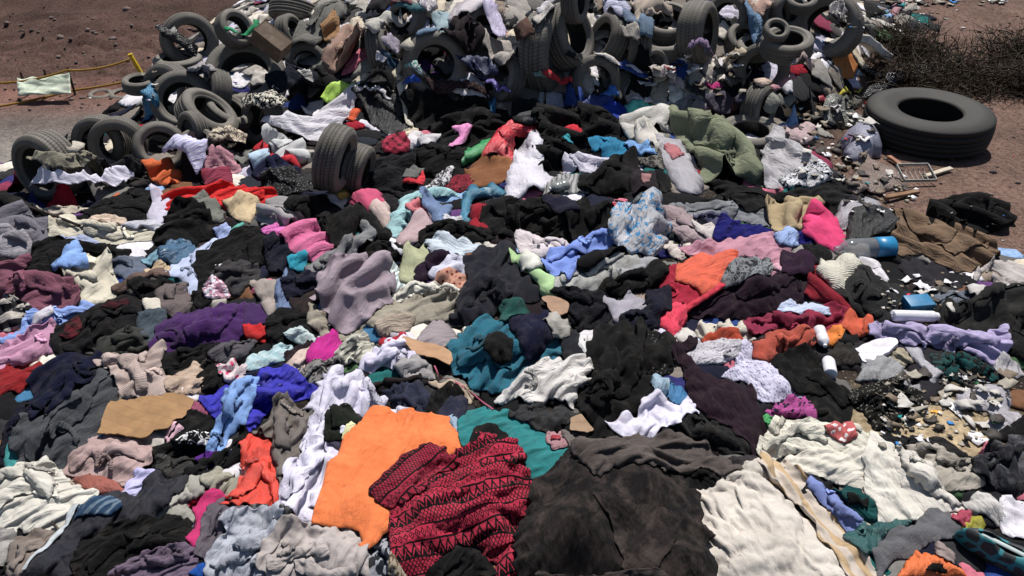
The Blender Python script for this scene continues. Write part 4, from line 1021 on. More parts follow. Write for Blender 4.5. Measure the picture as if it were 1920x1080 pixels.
cap|mustard yellow cap above the white cap|d0b040|plain|20,.6|455,0 480,-15 512,0 510,25 470,25
trousers|dark ink blue trousers above the pale teal shirt|15161e|plain|20,1|680,0 900,10 900,70 820,120 730,100 700,60
top|raspberry pink top above the cream collar piece|d05078|plain|140,1|560,60 620,25 680,50 720,110 700,150 620,130
cloth|cream rose collar piece below the raspberry pink top|d0b8b0|plain|140,1|660,150 720,110 760,160 735,240 705,190
shirt|pale teal shirt with long sleeve curling upward|a0ccd0|plain|45,1.2|745,240 770,160 840,90 930,30 1040,0 1110,30 1060,45 950,70 880,100 850,180 800,240
top|coral top tucked beside the pale teal shirt|d87880|plain|40,1|860,110 900,70 940,80 970,130 900,142
jeans|mid blue denim piece beside the coral top|5070a0|denim|60,1|940,60 990,50 1080,110 1050,190 1000,170
sweater|pale pink sweater below the coral top|c4a8ac|knit|40,1.2|810,270 870,180 930,140 980,150 970,230 900,280 830,300
jacket|black jacket behind the dark red strip|0e0e12|plain|30,1|1250,130 1350,60 1440,50 1450,240 1300,230
scarf|teal scarf looped beside the dark red strip|187898|satin|60,1.2|1165,150 1170,60 1200,10 1370,0 1360,30 1220,60 1205,150 1170,170
scarf|dark red strip hanging down beside the teal scarf|980c24|plain|80,.8|1210,190 1230,60 1270,50 1280,100 1250,180 1310,220 1240,225
cloth|small white cloth below the teal scarf|d0d0d8|plain|20,1|1070,160 1120,150 1150,190 1080,205
shirt|black shirt with hood beside orchid pink scrap|18181a|plain|30,1|-20,260 80,290 80,370 -20,400
shirt|dark ink navy shirt under the bubblegum pink top|1c2034|plain|60,1|80,280 160,310 220,390 200,450 90,440 70,350
top|bubblegum pink ruffled top|e070a0|plain|30,1.3|160,290 200,250 260,220 340,230 410,300 390,370 330,400 270,390 220,340
sock|teal blue sock below the bubblegum pink top|1898b0|plain|30,.8|200,410 240,380 280,400 260,440 210,442
jacket|black jacket under the slim grey sleeve|0c0c0e|plain|120,1|540,120 660,170 720,250 680,290 590,230 545,170
trousers|dark plum black trousers with tiny red badge|141214|plain|50,1|440,180 540,150 560,220 500,300 430,290
> badge|c82028|plain|20,.3|530,262 572,255 566,286 540,290
top|black top with white straps above the khaki top|0d0d0f|plain|20,1|520,320 620,300 760,330 820,320 830,390 700,400 600,390
> strap|d8d8dc|plain|150,.3|755,318 785,335 835,385 815,400 770,350
sweater|heather grey sleeve running down to mauve blanket|6a6a6a|heather|40,1.1|300,420 420,350 520,330 590,270 580,200 620,220 660,280 610,350 540,390 440,440 370,480 310,470
trousers|black long trousers above the pale blue cloth|141414|plain|10,1|940,240 1000,210 1150,200 1290,230 1320,270 1200,290 1050,285 960,300
cloth|pale blue smooth cloth below the black long trousers|c8d4e0|plain|170,1|970,310 1020,285 1160,295 1290,330 1250,350 1130,355 1000,352
cloth|white ruffled strip under the pale blue smooth cloth|ccd0e0|plain|10,1|980,390 1060,360 1130,390 1110,417 1000,407
shirt|sage striped shirt between mauve blanket and khaki top|a0b0b0|stripe:d0d8d8|70,1.1|710,430 760,410 810,460 820,540 770,555 740,480
top|khaki green top beside the sage striped shirt|a8ac88|plain|75,1.2|820,520 830,440 860,350 930,340 950,400 920,470 870,510
shirt|dark purple shirt beside the khaki green top|2a1030|plain|30,1|900,480 960,400 1050,380 1100,430 1010,480 920,512
sheet|white lilac sheet behind the navy velvet coat|d8d8ec|plain|30,1|990,490 1110,430 1200,415 1190,560 1130,580 1050,520
blouse|orange brown floral blouse on the white lilac sheet|c89078|print:6a2c20|30,1.2|1010,540 1060,490 1150,480 1190,540 1130,580 1040,572
shirt|grey taupe shirt behind the purple round bundle|a89c94|plain|60,1.1|-10,520 110,520 130,600 80,690 30,620
jeans|faded blue jeans leg below the teal blue sock|405c8c|denim|85,1|130,520 170,450 190,520 200,640 130,700 120,600
shirt|ink violet shirt beside the faded blue jeans leg|1c1e38|plain|30,1|160,540 220,470 330,480 370,520 280,560 190,612
shirt|dark chocolate shirt under the ink violet shirt|302424|plain|40,1|200,610 300,590 340,600 320,720 270,720 220,660
jacket|black jacket beneath the dark chocolate shirt|111214|plain|20,1|80,720 200,680 330,740 320,830 150,870 90,830
shirt|cream white shirt lying on the beige blanket|dcd8cc|plain|20,1|770,600 820,560 900,520 1000,530 1160,590 1140,622 960,592 820,612
blanket|beige blanket under the mauve one|a09888|plain|25,1.3|320,770 330,640 400,690 480,810 600,740 700,680 800,620 960,590 1150,620 1130,670 1040,720 900,740 800,790 700,790 620,770 520,850 420,840
blanket|mauve grey blanket in a big swirling heap|a0909a|plain|50,1.3|330,610 380,500 470,430 560,390 640,410 730,430 770,540 740,620 660,670 620,720 500,810 440,740 380,640
cloth|small beige fold at the edge of the beige blanket|b0a090|plain|15,1|690,780 760,740 880,740 830,800 720,812
top|grey mauve rounded top below the beige blanket|9c9094|plain|15,1|920,830 980,770 1050,740 1120,830 1110,880 980,872
coat|navy black velvet coat in the middle of the heap|14162a|fleece|70,1|1080,750 1150,680 1200,520 1190,400 1270,340 1350,330 1440,330 1500,420 1600,540 1620,600 1500,640 1330,680 1240,720 1130,760
top|pale blue checked top above the royal blue jacket|c0d8dc|check:90b0b8|30,1.1|-30,940 100,890 180,880 215,900 150,960 0,1012 -60,1010
cloth|pale aqua strip above the magenta square|c4d8d8|plain|20,1|180,830 250,800 330,830 250,855
top|dark maroon top beside the magenta square|2a1820|plain|50,1.1|180,940 230,870 310,850 330,890 250,960 200,982
shirt|cream pink shirt beneath the magenta square|d0b8ac|plain|50,1|170,1010 240,940 320,890 330,980 260,1020 190,1085
cloth|magenta square cloth in the middle of heap|c01088|plain|60,.7|310,990 320,910 350,840 440,830 480,870 470,940 400,1000
shirt|olive grey striped shirt beside the magenta square|98968a|stripe:b8b6aa|40,1.3|480,890 560,830 640,850 660,910 620,960 520,972 470,950
scarf|animal print scarf above the white trousers|8a8684|marble:1c1c1c|20,1.1|230,1060 320,1010 440,980 470,1010 460,1060 400,1085 300,1092
cloth|red scrap on the white lilac crumpled blouse|b81830|plain|30,.8|710,860 740,830 830,820 760,882
blouse|white lilac crumpled blouse next to cardboard strip|d8d4ec|plain|40,1.4|600,1000 650,930 700,890 760,850 820,840 850,890 920,950 880,1000 800,1030 740,990 660,1012
cloth|grey ruffled cloth under white lilac crumpled blouse|a09c9c|plain|30,1.2|800,1025 900,970 960,990 990,1040 860,1055
coat|teal hooded coat with black panel and navy lining|127088|fleece|50,1|1090,970 1130,850 1200,770 1300,730 1440,720 1520,790 1690,840 1690,960 1580,1060 1430,1130 1330,1140 1200,1080
> black_panel|141416|plain|50,.7|1280,960 1300,880 1380,830 1440,880 1440,985 1360,1015
> navy_lining|16183c|plain|60,.8|1440,760 1500,710 1620,690 1700,740 1690,830 1630,900 1540,970 1490,900
> green_hood|0c5850|fleece|40,.7|1365,650 1420,620 1500,625 1535,670 1480,740 1390,740
@960,360
trousers|black trousers at the head of the dark band above pinkish shirt|0c0c0e|plain|15,1|0,110 150,70 360,120 380,200 280,260 130,230 0,190
jacket|black jacket left of the round white and blue bag|0a0a0a|plain|40,1|320,180 430,120 560,130 560,250 480,270 350,290
cloth|ink blue cloth lying over black trousers near small red badge|20203a|plain|160,1|180,50 340,80 370,130 260,142
cloth|thin red strip behind the round white and blue bag|c02020|plain|10,.7|570,90 640,80 680,100 600,117
shirt|white pinkish shirt above the periwinkle shirt|d8ccd0|plain|150,1.1|30,260 60,220 130,250 300,290 320,310 180,370 100,382
top|pale green top beside the navy velvet coat|a8cc90|plain|130,1.2|0,370 60,380 130,400 180,480 250,540 220,600 180,590 150,520 60,440
cloth|ivory crumple on the pale green top|d8d8cc|plain|60,1.1|60,430 90,340 150,390 170,430 100,452
trousers|white and grey marbled trousers below the periwinkle shirt|b0b0ac|dirty:6a6a68|25,1.3|240,560 290,500 400,450 560,400 640,370 700,410 600,470 540,530 440,570 300,582
shirt|light grey shirt between round bag and orange red bundle|a0a0a4|plain|40,1|610,480 680,440 760,380 820,410 760,440 680,502
top|black top under the periwinkle shirt|101014|plain|30,1|370,410 490,350 580,320 600,360 500,410 420,462
shirt|periwinkle blue shirt twisted at its middle|7c98e4|plain|30,1.3|180,420 240,340 330,310 440,270 550,265 560,290 480,350 380,370 360,450 320,500 280,460 200,450
sweater|long slate grey sweater behind the round white and blue bag|64686e|heather|10,1.1|880,90 1000,70 1160,80 1300,70 1400,90 1440,190 1360,190 1240,160 1100,140 940,112
shirt|mauve beige shirt beside the round white and blue bag|a89498|plain|135,1.2|850,120 940,130 1000,160 1030,230 1100,300 1080,312 960,280 900,230 870,190
cloth|ivory triangular scrap below the round white and blue bag|d0c4bc|plain|30,.7|850,330 880,280 960,350 930,368
shirt|slate violet shirt beside royal navy cloth|50506c|plain|30,1|1040,150 1180,150 1240,180 1160,260 1130,200
collar|cream curved collar on the slate violet shirt|c8c0bc|plain|120,.8|1020,180 1090,190 1130,230 1120,290 1050,252
dress|royal navy dress behind the pink towel|14147c|plain|15,1|1140,280 1190,190 1260,180 1440,220 1500,250 1600,230 1690,200 1720,240 1650,290 1500,270 1360,275 1240,282
towel|pink towel draped above the orange red bundle|d898ac|plush|20,1.1|960,340 1040,310 1140,300 1220,270 1440,255 1540,290 1540,420 1480,490 1440,480 1420,400 1370,370 1230,360 1140,370 1050,382
> drawstring|d8a8b8|plain|150,.3|1440,430 1470,420 1560,470 1650,480 1655,500 1560,495 1470,455
trousers|plum purple trousers in a long roll below the speckled top|2c1428|plain|20,.8|990,700 1080,620 1180,560 1300,530 1440,490 1640,480 1700,560 1640,620 1460,690 1300,722 1120,722
top|crimson top bulging under the orange cloth|a01030|plain|30,1|835,510 860,460 940,430 940,520 1060,550 1170,520 1150,570 960,690 900,650 850,590
cloth|bright orange cloth on the crimson top|e05020|nylon|20,1.1|935,500 960,430 1080,370 1220,355 1280,410 1200,480 1140,540 1080,560 1040,540 950,520
top|grey speckled top between bright orange cloth and pink towel|808488|marble:202226|50,1.1|1190,540 1220,470 1300,380 1370,365 1420,390 1440,450 1360,500 1260,532
belt|thin red strap across the plum purple roll|d83048|plain|30,.3|945,690 1155,555 1175,572 970,715
top|hot coral pink top hanging off the plum purple roll|e83858|plain|60,.8|790,700 850,690 890,655 940,660 960,740 920,790 900,810 850,760 800,740
trousers|black trousers below the marbled grey trousers|0c0c0e|plain|30,1|510,560 560,510 700,480 800,410 860,430 840,490 760,540 640,592
trousers|black navy trousers left of the grey lilac vest|14151f|plain|25,1|230,600 380,570 510,580 560,700 480,760 380,770 330,720 320,640
shirt|ink navy shirt beside the hot coral pink top|1c1c34|plain|70,1|780,580 870,560 880,640 840,690 770,660
vest|grey lilac vest with straps on navy trousers|a8a4b0|plain|60,1|530,610 600,620 660,590 700,600 750,640 760,660 740,690 680,700 620,770 580,700
shirt|midnight navy shirt below the grey lilac vest|151830|plain|20,1|620,740 680,700 760,690 820,700 800,760 740,800 660,802
top|charcoal blue top beside the white sock|24262e|plain|70,1|290,810 360,800 430,900 400,1000 310,940
sock|white sock standing out on the charcoal blue top|d8d8d8|plain|80,.7|365,840 410,820 440,870 455,920 410,932
cloth|grey white knitted scrap on the teal coat lining|b0aca4|knit|40,1.1|190,760 230,710 300,730 310,790 240,812
cloth|pale rose scrap beside the cream ruffle|d0b8b8|plain|40,1|840,860 900,840 920,830 930,870 900,922
top|black speckled top under the pale rose scrap|121212|dots:4a4a4a|30,1|720,820 820,800 900,900 880,1010 760,1012
sweater|big black sweater heaped above the white crumpled cloth|0e0e0f|plain|70,1.2|430,1000 450,880 520,780 640,790 740,850 880,880 870,1000 740,1030 810,1100 800,1190 690,1260 560,1330 440,1320 390,1230 380,1100
blouse|cream ruffle blouse below the plum purple roll|d0c8b8|plain|80,1.2|1060,780 1100,740 1180,760 1290,770 1340,830 1280,860 1180,820 1080,832
cloth|brick orange strip under the cream ruffle blouse|b84428|plain|10,.9|1090,850 1150,825 1250,830 1300,870 1250,882
cloth|off white hanging rag beside the cream ruffle blouse|d0ccc4|plain|70,1|940,820 980,780 1030,830 1000,862
top|white floral top with grey sprigs beside plum scarf|c8c4cc|dots:606068|15,1.1|980,930 1060,870 1160,860 1290,890 1280,930 1160,980 1030,982
nightdress|white dotted nightdress with lilac flecks|d4d0e8|dots:707090|130,1.2|1200,1040 1280,960 1300,880 1360,870 1440,930 1520,990 1680,1120 1680,1150 1560,1180 1440,1200 1380,1160 1330,1080
plastic_bag|round white and blue patterned bag bulging beside mauve beige shirt|dcdce2|filmprint:3c98d0|40,1.3,.10|565,240 590,150 650,95 740,80 820,110 860,190 850,280 790,350 700,345 620,320
> dark_fold|5a6468|bag|40,.8,.01|640,190 690,140 730,150 700,200
@1440,360
jacket|black jacket behind the khaki cloth|141416|plain|15,1|-240,30 -120,10 0,60 120,10 300,0 400,20 380,90 320,130 220,90 80,80 -100,110
cloth|khaki tan cloth beside the hot pink top|b09c78|plain|60,1.2|0,90 120,75 230,70 280,100 230,170 160,210 60,210 20,160
plastic_bag|white bag with upright flap behind the black bin liner|ccc8d0|bag|50,.9|400,190 390,110 430,60 500,70 590,0 630,20 650,110 560,120 480,170 430,212
top|hot pink top lying beside the khaki tan cloth|e83878|plain|120,1.1|215,180 270,110 320,100 360,190 430,290 360,330 300,290 220,240
cloth|pale blue puff on the royal navy dress|98b0e0|plain|40,.9|50,260 100,230 150,260 150,300 80,302
trousers|black trousers beside the crushed bottle|101012|plain|70,1|210,310 300,320 340,370 300,450 240,450 230,370
sack|black bin liner puffed beside the brown cloth|0c0c0c|nylon|40,.9|465,230 490,150 590,115 680,130 715,190 700,270 620,290 540,285 470,290
trousers|brown work trousers lying on the bare ground|7a624c|plain|150,1.3|690,150 760,135 900,150 1020,170 1100,230 1160,280 1270,370 1240,400 1130,440 1000,430 860,350 760,360 690,330 720,260 715,190
shirt|black shirt lying alone on the bare ground|121214|plain|165,1.2|905,150 960,100 1130,65 1230,60 1310,120 1355,180 1270,230 1160,240 1080,200 980,170
top|dark violet top under the pink towel end|341434|plain|70,1|90,320 170,310 230,380 240,460 220,480 130,470 90,420
skirt|dark red skirt beside the plum purple roll|881026|plain|130,1|240,600 250,480 320,480 400,560 420,620 460,660 480,680 440,740 380,700 330,640
top|cream ribbed top below the crushed bottle|ccc8b8|rib|60,1.1|300,450 340,400 420,400 520,430 440,510 420,550 370,540
sweater|charcoal black wool sweater heaped beside the cream ribbed top|1a1a1a|fleece|60,1|410,580 450,500 540,440 620,520 700,540 720,620 720,700 620,780 540,720 480,660 430,610
sweater|crimson knitted sweater with pale blue bow on it|982040|knit|150,1|0,720 100,690 200,660 330,640 440,690 450,750 380,800 240,760 100,742
sweater|rose crimson sleeve beside the coral orange sweater|8c2444|knit|15,1|-120,740 0,700 90,700 160,720 240,750 220,790 100,790 -100,800
scarf|pale blue bow shaped scarf on the crimson sweater|c0cce8|plain|10,1|80,660 130,605 180,635 240,620 320,650 320,690 240,670 150,682
sweater|orange red sweater end beside lilac shirt|d05838|knit|40,1|425,770 460,690 500,690 570,740 580,800 510,812
sweater|coral orange plush sweater below the crimson sleeve|c85038|plush|30,1|0,830 100,800 240,790 250,860 170,900 60,950 -60,930 -60,850
cloth|bright tangerine knot beside the white bottle|e88020|plain|40,1.3|330,800 370,770 410,790 390,850 340,852
jeans|dark denim trousers behind the charcoal long sweater|3a4048|denim|15,1|890,630 1000,590 1130,590 1240,610 1120,640 1000,670 910,660
trousers|off white trousers bent around the sandy patch|b8b0ac|plain|150,1|1170,470 1230,420 1360,410 1470,450 1460,540 1340,510 1280,450 1220,450 1195,500
cloth|white rumpled strip above the charcoal long sweater|c8c4c0|plain|15,1.1|1140,560 1240,560 1370,540 1400,560 1290,595 1180,605
sweater|charcoal long knitted sweater at the edge beside white tube|2c2c2a|knit|20,1|940,680 1000,670 1140,640 1280,600 1480,540 1480,700 1330,770 1250,800 1100,800 950,770
coat|black coat at the edge below charcoal long sweater|1c1c1c|plain|70,1|1320,760 1480,690 1480,960 1360,930 1300,850
shirt|lilac shirt spread below the charcoal long sweater|b4a8d0|plain|160,1|590,780 700,760 780,760 860,800 1000,810 1180,800 1300,810 1320,920 1280,990 1200,960 1090,910 1010,860 920,860 830,870 700,830 590,832
cloth|brown olive cloth beside the white bottles|33302c|plain|30,1|340,960 400,870 490,890 520,960 420,982
trousers|black trousers hanging below the coral orange sweater|0e0e0e|plain|80,1|40,960 180,890 270,930 290,1000 330,1090 430,1130 460,1250 400,1320 250,1310 200,1180 240,1120 170,1080
cap|grey speckled wool cap beside the sandy litter|8a8a8c|heather|30,.9|520,1060 560,980 650,950 760,1000 800,1080 840,1100 820,1150 740,1130 600,1080
cloth|khaki pouch shaped cloth above the speckled wool cap|a89c84|plain|150,.9|660,920 730,900 800,950 760,970 700,942
plastic_bag|white torn plastic strips beside the teal printed shirt|d8d4dc|bag|120,1.2|790,880 850,900 900,980 960,1010 920,1060 880,1000 810,940
shirt|dark teal printed shirt below the lilac shirt|0c4c4c|leaf:202020|150,1.1|930,930 980,910 1100,920 1200,970 1280,1040 1250,1060 1100,1080 960,1002
plastic_bag|white crumpled bag ball beside the black edge coat|dcd8dc|bag|60,1.3|1280,1000 1330,920 1400,980 1430,1030 1350,1042
@1440,720
plastic_bag|white torn film lying on the sandy patch|d4d0d8|bag|150,1.3|1060,140 1090,60 1220,20 1330,40 1340,170 1250,160 1130,152
plastic_bag|long white film below the torn film on sandy patch|d8d4dc|bag|140,1.2|1250,150 1390,180 1420,220 1310,275 1270,220
shirt|dark navy shirt at the edge above the slate jacket|111113|plain|30,1|1310,290 1480,200 1480,330 1340,322
sweater|black speckled wool sweater on the sandy patch|1a1814|dots:6a6a64|30,1|460,90 550,20 700,0 820,70 860,130 760,210 660,260 600,240 540,150
leggings|ribbed black leggings crossing the cream trousers|16161a|rib|160,.8|600,280 700,300 880,320 980,320 1060,370 1150,440 1040,430 900,380 720,370 640,372
blouse|multicoloured purple printed blouse below the white dotted nightdress|b04890|print:181828|30,1.2|0,160 120,90 200,90 250,180 230,220 150,180 40,182
cloth|small green scrap beside the printed blouse|30a050|nylon|20,1|-30,220 40,210 60,240 0,252
sweater|white grey sleeve pair tucked behind the cream trousers|aca498|plain|20,1.2|790,370 940,400 1030,450 1170,450 1180,580 1000,600 930,510 850,430
@0,720
shirt|navy black sleeve reaching down beside the charcoal sweater|10142c|plain|65,1|-10,440 20,330 60,230 150,140 190,100 200,200 120,300 60,350 20,450
cloth|aqua teal corner below the charcoal sweater|3ca0a0|plain|70,.9|40,500 60,400 90,340 110,420 140,500 80,512
sweater|charcoal grey sweater curved under the navy sweater|3c3e42|heather:585a60|50,1|100,350 160,200 300,150 420,90 540,30 560,-60 640,-90 680,-20 640,130 560,290 480,390 380,440 340,500 240,440 150,500 110,420
sweater|deep navy sweater above the charcoal curved sweater|0f1436|plain|50,.9|180,0 260,-80 420,-150 550,-160 560,-110 500,-40 530,50 400,140 240,210 195,200 200,70
sweater|pinkish beige knitted sweater above the cardboard|b8a49c|knit|40,1.3|550,-110 650,-140 800,-110 850,-180 900,-210 930,-190 900,-120 900,-40 960,-10 950,50 820,120 720,90 680,20 620,-70
cloth|tan crumpled cloth beside pinkish beige sweater|bca490|plain|40,1.1|950,0 1040,-70 1110,-95 1140,-30 1130,30 1050,60 960,50
shirt|black shirt beside the tan crumpled cloth|101010|plain|30,1|1120,-60 1180,-90 1250,-60 1250,20 1140,30
top|white top with pink floral print above the royal blue jacket|dccccf|print:c84870|30,1.1|1240,-90 1320,-110 1380,-80 1360,-30 1280,-10
scarf|rose scarf curling over the cardboard corner|a05070|plain|50,1|970,260 1000,190 1080,130 1160,130 1190,190 1080,200 1050,262
cloth|pale pink scrap below the rose scarf|e0b0c0|plain|30,.6|945,310 980,270 1040,270 1040,310 970,352
hooded_jacket|black hooded top with white scribble print below royal blue jacket|161616|plain|35,1|840,450 870,370 960,330 1060,200 1150,200 1250,240 1240,330 1200,390 1000,410 900,442
> white_print|161616|marble:d8d8d8|35,.5|990,385 1060,345 1190,285 1215,310 1180,380 1080,400
jacket|royal blue jacket under the sky blue blouse|2420b8|nylon|30,1|1130,90 1280,30 1340,20 1440,0 1480,-60 1600,-80 1760,40 1700,90 1540,130 1440,230 1400,270 1260,230 1220,190
blouse|sky blue blouse with dangling ties on royal blue jacket|80a8e4|plain|55,1.1|1250,110 1290,50 1360,30 1400,0 1440,10 1440,70 1420,110 1400,180 1380,230 1300,290 1240,350 1180,440 1160,430 1230,330 1260,260 1300,180 1260,150
sweater|dusty pink soft sweater below the cardboard|b89c98|plain|30,1.1|360,510 420,410 490,370 530,320 600,305 780,320 850,370 850,440 760,520 740,570 680,582 580,540 440,532
cloth|terracotta cloth under the dusty pink soft sweater|a05c50|plain|160,1|400,520 440,540 580,550 680,600 690,632 560,622 460,572
sheet|lavender cloth band below the dusty pink soft sweater|c0bcec|satin|25,1|480,700 580,640 690,630 760,520 880,510 880,560 780,620 700,660 560,682
jacket|black leather jacket corner with grey trim|26221f|nylon|30,.9|900,500 900,430 1040,420 1120,430 1060,500 1010,532
cloth|violet scrap under the sky blue ties|5c208c|plain|20,.9|1110,440 1180,400 1260,400 1250,440 1150,452
trousers|black trousers beside the orange red satin|111111|plain|30,1|1040,560 1080,490 1250,460 1360,280 1390,320 1380,440 1250,490 1150,532
shirt|cream white shirt big and crumpled at the corner edge|d8d4c8|plain|20,1.3|-30,540 100,500 260,440 330,500 400,580 540,620 500,660 440,720 400,790 260,850 120,830 0,860 -60,760
top|ragged grey lace top at the bottom corner|a8a4a0|dirty:484848|30,1.2|-20,900 80,860 90,960 20,1020 -20,1020
trousers|taupe trousers below the cream white shirt|847870|plain|55,1.3|60,1000 100,880 200,830 330,840 370,820 340,900 240,1000 130,1090 60,1090
cloth|small lavender scrap under the piped sports trousers|c8c4e8|plain|40,.8|190,1085 250,1025 300,1085
shirt|grey white shirt beside the hot pink cloth|a8a69c|plain|60,1.1|980,650 1080,560 1140,560 1140,640 1060,680 1100,740 1060,800 1030,770 900,742
shirt|khaki grey shirt above the hot pink cloth|a09c8c|plain|40,1.1|1160,560 1230,500 1290,520 1340,570 1280,640 1200,622
sports_trousers|navy sports trousers with pale piping and mesh panel|14162a|nylon|45,.9|150,1090 330,880 430,740 560,660 760,640 880,520 1050,560 1000,650 930,720 820,800 640,850 480,900 420,1090
> mesh_panel|24405c|stripe:5c6c7a|40,.5|425,800 500,710 660,690 720,750 640,800
> piping|c0c8cc|plain|60,.3|440,720 462,724 385,850 300,960 170,1090 135,1090 280,950 375,800
sweater|black sweater stretched beside the sports trousers|0f0f10|plain|25,1|440,1010 560,880 740,820 840,790 1000,770 1070,800 1060,880 1100,920 1100,950 900,960 760,1000 640,1090 450,1090
cloth|hot pink cloth between grey white shirt and grey cloth|c8206c|plain|65,1|1060,870 1110,780 1090,690 1200,630 1270,660 1180,760 1140,840 1110,932
shirt|mauve grey shirt at the bottom edge of the photo|6c5c70|plain|15,1.1|630,1095 760,1000 920,960 1090,950 1100,1000 1060,1095
cloth|bright cobalt corner at the bottom edge|0c50a8|plain|40,.8|1080,1065 1180,1010 1195,1095
shirt|smoky grey shirt running down beside the hot pink cloth|645c66|plain|60,1|1110,960 1150,820 1200,690 1270,660 1440,690 1500,720 1380,760 1270,800 1240,900 1200,982
@480,720
trousers|dark brown trousers behind the slate blue piece|2c2224|plain|15,1|590,60 700,10 800,-10 960,-10 965,12 850,50 660,62
cloth|tan scrap at the foot of the cardboard strip|bca890|plain|130,1|1000,30 1120,0 1200,60 1190,112 1140,62
shirt|slate blue shirt above the orange shirt|303448|plain|110,1|740,80 800,60 920,40 970,100 960,200 920,212 820,160
top|black top wedged between the slate blue pieces|0e0e10|plain|70,1|970,150 1000,60 1090,30 1150,70 1060,160 1000,202
trousers|slate navy trousers end beside the teal plush robe|2c2e44|plain|60,1|1040,190 1100,100 1170,110 1160,180 1120,222
jeans|light blue denim strip between orange shirt and teal robe|8ca4bc|denim|110,1|1060,220 1140,210 1140,330 1190,380 1160,382 1110,280
shirt|orange red satin shirt beside the white trousers|e83410|satin|75,1.2|-70,380 0,290 100,340 180,480 180,760 120,740 0,700 -180,670 -110,630 -70,500
trousers|warm grey trousers above the orange red satin|746c66|plain|65,1.1|0,290 100,200 120,130 180,105 220,150 300,230 270,300 240,460 160,600 130,560 120,460 150,370 90,312
trousers|white trousers twisted with a long pale leg|e0dcf0|plain|70,1.3|270,150 360,40 420,-20 600,-30 620,40 760,140 860,190 780,200 660,170 600,215 470,160 440,180 410,300 400,420 470,430 400,530 340,800 240,780 150,760 180,520 260,440 310,300 330,170
jacket|dark green jacket corner with white label|1c2418|plain|70,.7|405,400 410,260 450,160 600,230 560,330 500,372
> label|d8d8e8|plain|20,.2|480,262 520,267 515,307 475,302
glove|pale yellow glove on the dark green jacket|d8d8a0|plain|40,.8|498,320 520,270 560,265 582,290 525,347
shirt|grey black creased shirt above the beige corner sweater|6c6c6c|marble:28282c|150,1.2|-20,720 80,720 200,790 120,860 20,832
trousers|pale grey trousers crumpled at the bottom edge|b0b4c0|plain|60,1.3|-260,1090 -250,960 -160,880 -180,800 -40,740 120,730 160,800 100,920 60,1000 60,1095
trousers|grey and black camouflage trousers between sweater and patterned top|a8aab4|leaf:1c2028|60,1.1|620,1095 610,980 640,960 740,870 775,900 770,1095
shirt|orange shirt lying smooth in the foreground|f07a34|plain|60,.4|600,240 700,175 800,205 1040,205 1150,390 1000,480 800,680 780,760 760,860 620,970 580,840 330,800 450,500
sweater|beige soft sweater below the orange shirt|b8aeaa|plain|60,1|40,1000 60,930 180,800 350,800 420,830 570,840 610,900 615,1095 500,1100 300,1095 100,1095 35,1060
robe|teal plush robe behind the red patterned top|0c8a8c|plush|20,1.1|1150,240 1200,180 1300,155 1420,180 1520,230 1640,300 1790,370 1700,440 1590,560 1440,520 1300,430 1200,390
cloth|black rag between teal plush robe and red patterned top|141414|plain|40,1|1210,380 1240,310 1320,290 1400,340 1360,395 1270,385
blouse|red blouse with black tribal pattern and folded sleeve|b41c3e|tribal:0c0609|10,.75,.09|790,690 960,600 1130,430 1290,345 1420,390 1540,580 1590,650 1570,800 1520,900 1560,1095 1340,1095 1330,1020 1250,930 1130,920 1040,1000 960,1095 860,1095 800,1060 760,900
> sleeve|9c1838|tribal:0c0609|35,.5,.05|640,610 760,480 850,410 960,355 1060,370 1140,430 1040,500 960,560 860,660 760,695 690,680
> lining|121214|plain|30,1|950,1095 1050,990 1130,920 1250,930 1330,1020 1345,1095
top|tan snake print top peeking below the red patterned top|b8a890|marble:584838|70,.9|755,1095 765,990 800,1040 850,1095
@960,720
top|white crinkled top below the teal hooded coat|d8d4d0|plain|25,1.5|-80,110 10,20 60,-70 220,-110 380,-120 430,-90 390,0 340,50 330,120 240,90 160,110 40,92
cloth|dark grey wool cloth below the white crinkled top|2c2c2e|heather:4a4a4c|20,.8|0,180 60,150 160,140 330,150 360,180 260,240 200,272 100,222
packet|clear packet with red print behind the black jacket|d8a0a8|bag|30,.8|205,315 220,278 300,278 312,340 240,372
> red_print|d03048|bag|30,.4|215,315 235,288 275,300 270,340 235,350
cloth|grey flat strip behind the brown black sleeve|6c6460|plain|10,.7|300,280 460,280 440,340 340,372
plastic_bag|blue plastic wrap beside the plum scarf|4a9cd8|bag|60,1.3|860,20 940,30 990,90 940,112 880,72
plastic_bag|pale blue and white wrap next to the blue plastic wrap|b8d8ec|bag|60,1|790,20 870,-10 850,60 825,95
jacket|black jacket crushed under the white cloth|101010|plain|40,1|430,350 490,230 560,240 650,310 560,340 470,352
cardigan|black wool cardigan below the plum scarf|181614|fleece|150,1.1|800,310 900,230 1000,180 1060,210 1110,230 1180,230 1280,300 1340,390 1300,402 1200,402 1040,322
scarf|plum scarf looped beside the white floral top|2e1626|plain|110,1.2|910,-150 940,-200 1000,-225 1040,-210 1000,-160 1010,-110 1080,-50 1200,-10 1330,20 1380,130 1370,180 1440,330 1430,370 1350,412 1260,300 1150,220 1030,150 1000,60 980,-60
cloth|white cloth lying above the black jacket sleeve|e4e0f4|plain|30,1.2|550,230 650,180 720,190 740,120 790,90 860,100 920,130 970,90 1020,170 970,190 920,240 820,270 760,302 650,302
bag|shiny dark wrapper beside the beige striped blanket|2a1a20|nylon|15,.9|1230,425 1360,430 1440,490 1330,512 1230,475
shirt|black cloth end between the black jacket and white blanket|161618|plain|150,1|930,500 1060,520 1100,530 1190,600 1060,625 970,615
@1440,720
trousers|cream trousers upper pair below the speckled wool sweater|d8d4c4|plain|160,.75|30,230 50,180 130,200 330,250 480,280 560,290 540,370 400,390 160,410 20,420 -60,380 -20,290
top|small red and white floral top on the cream trousers|c86060|print:e0d8d8|20,1|340,275 400,255 450,262 472,300 420,322
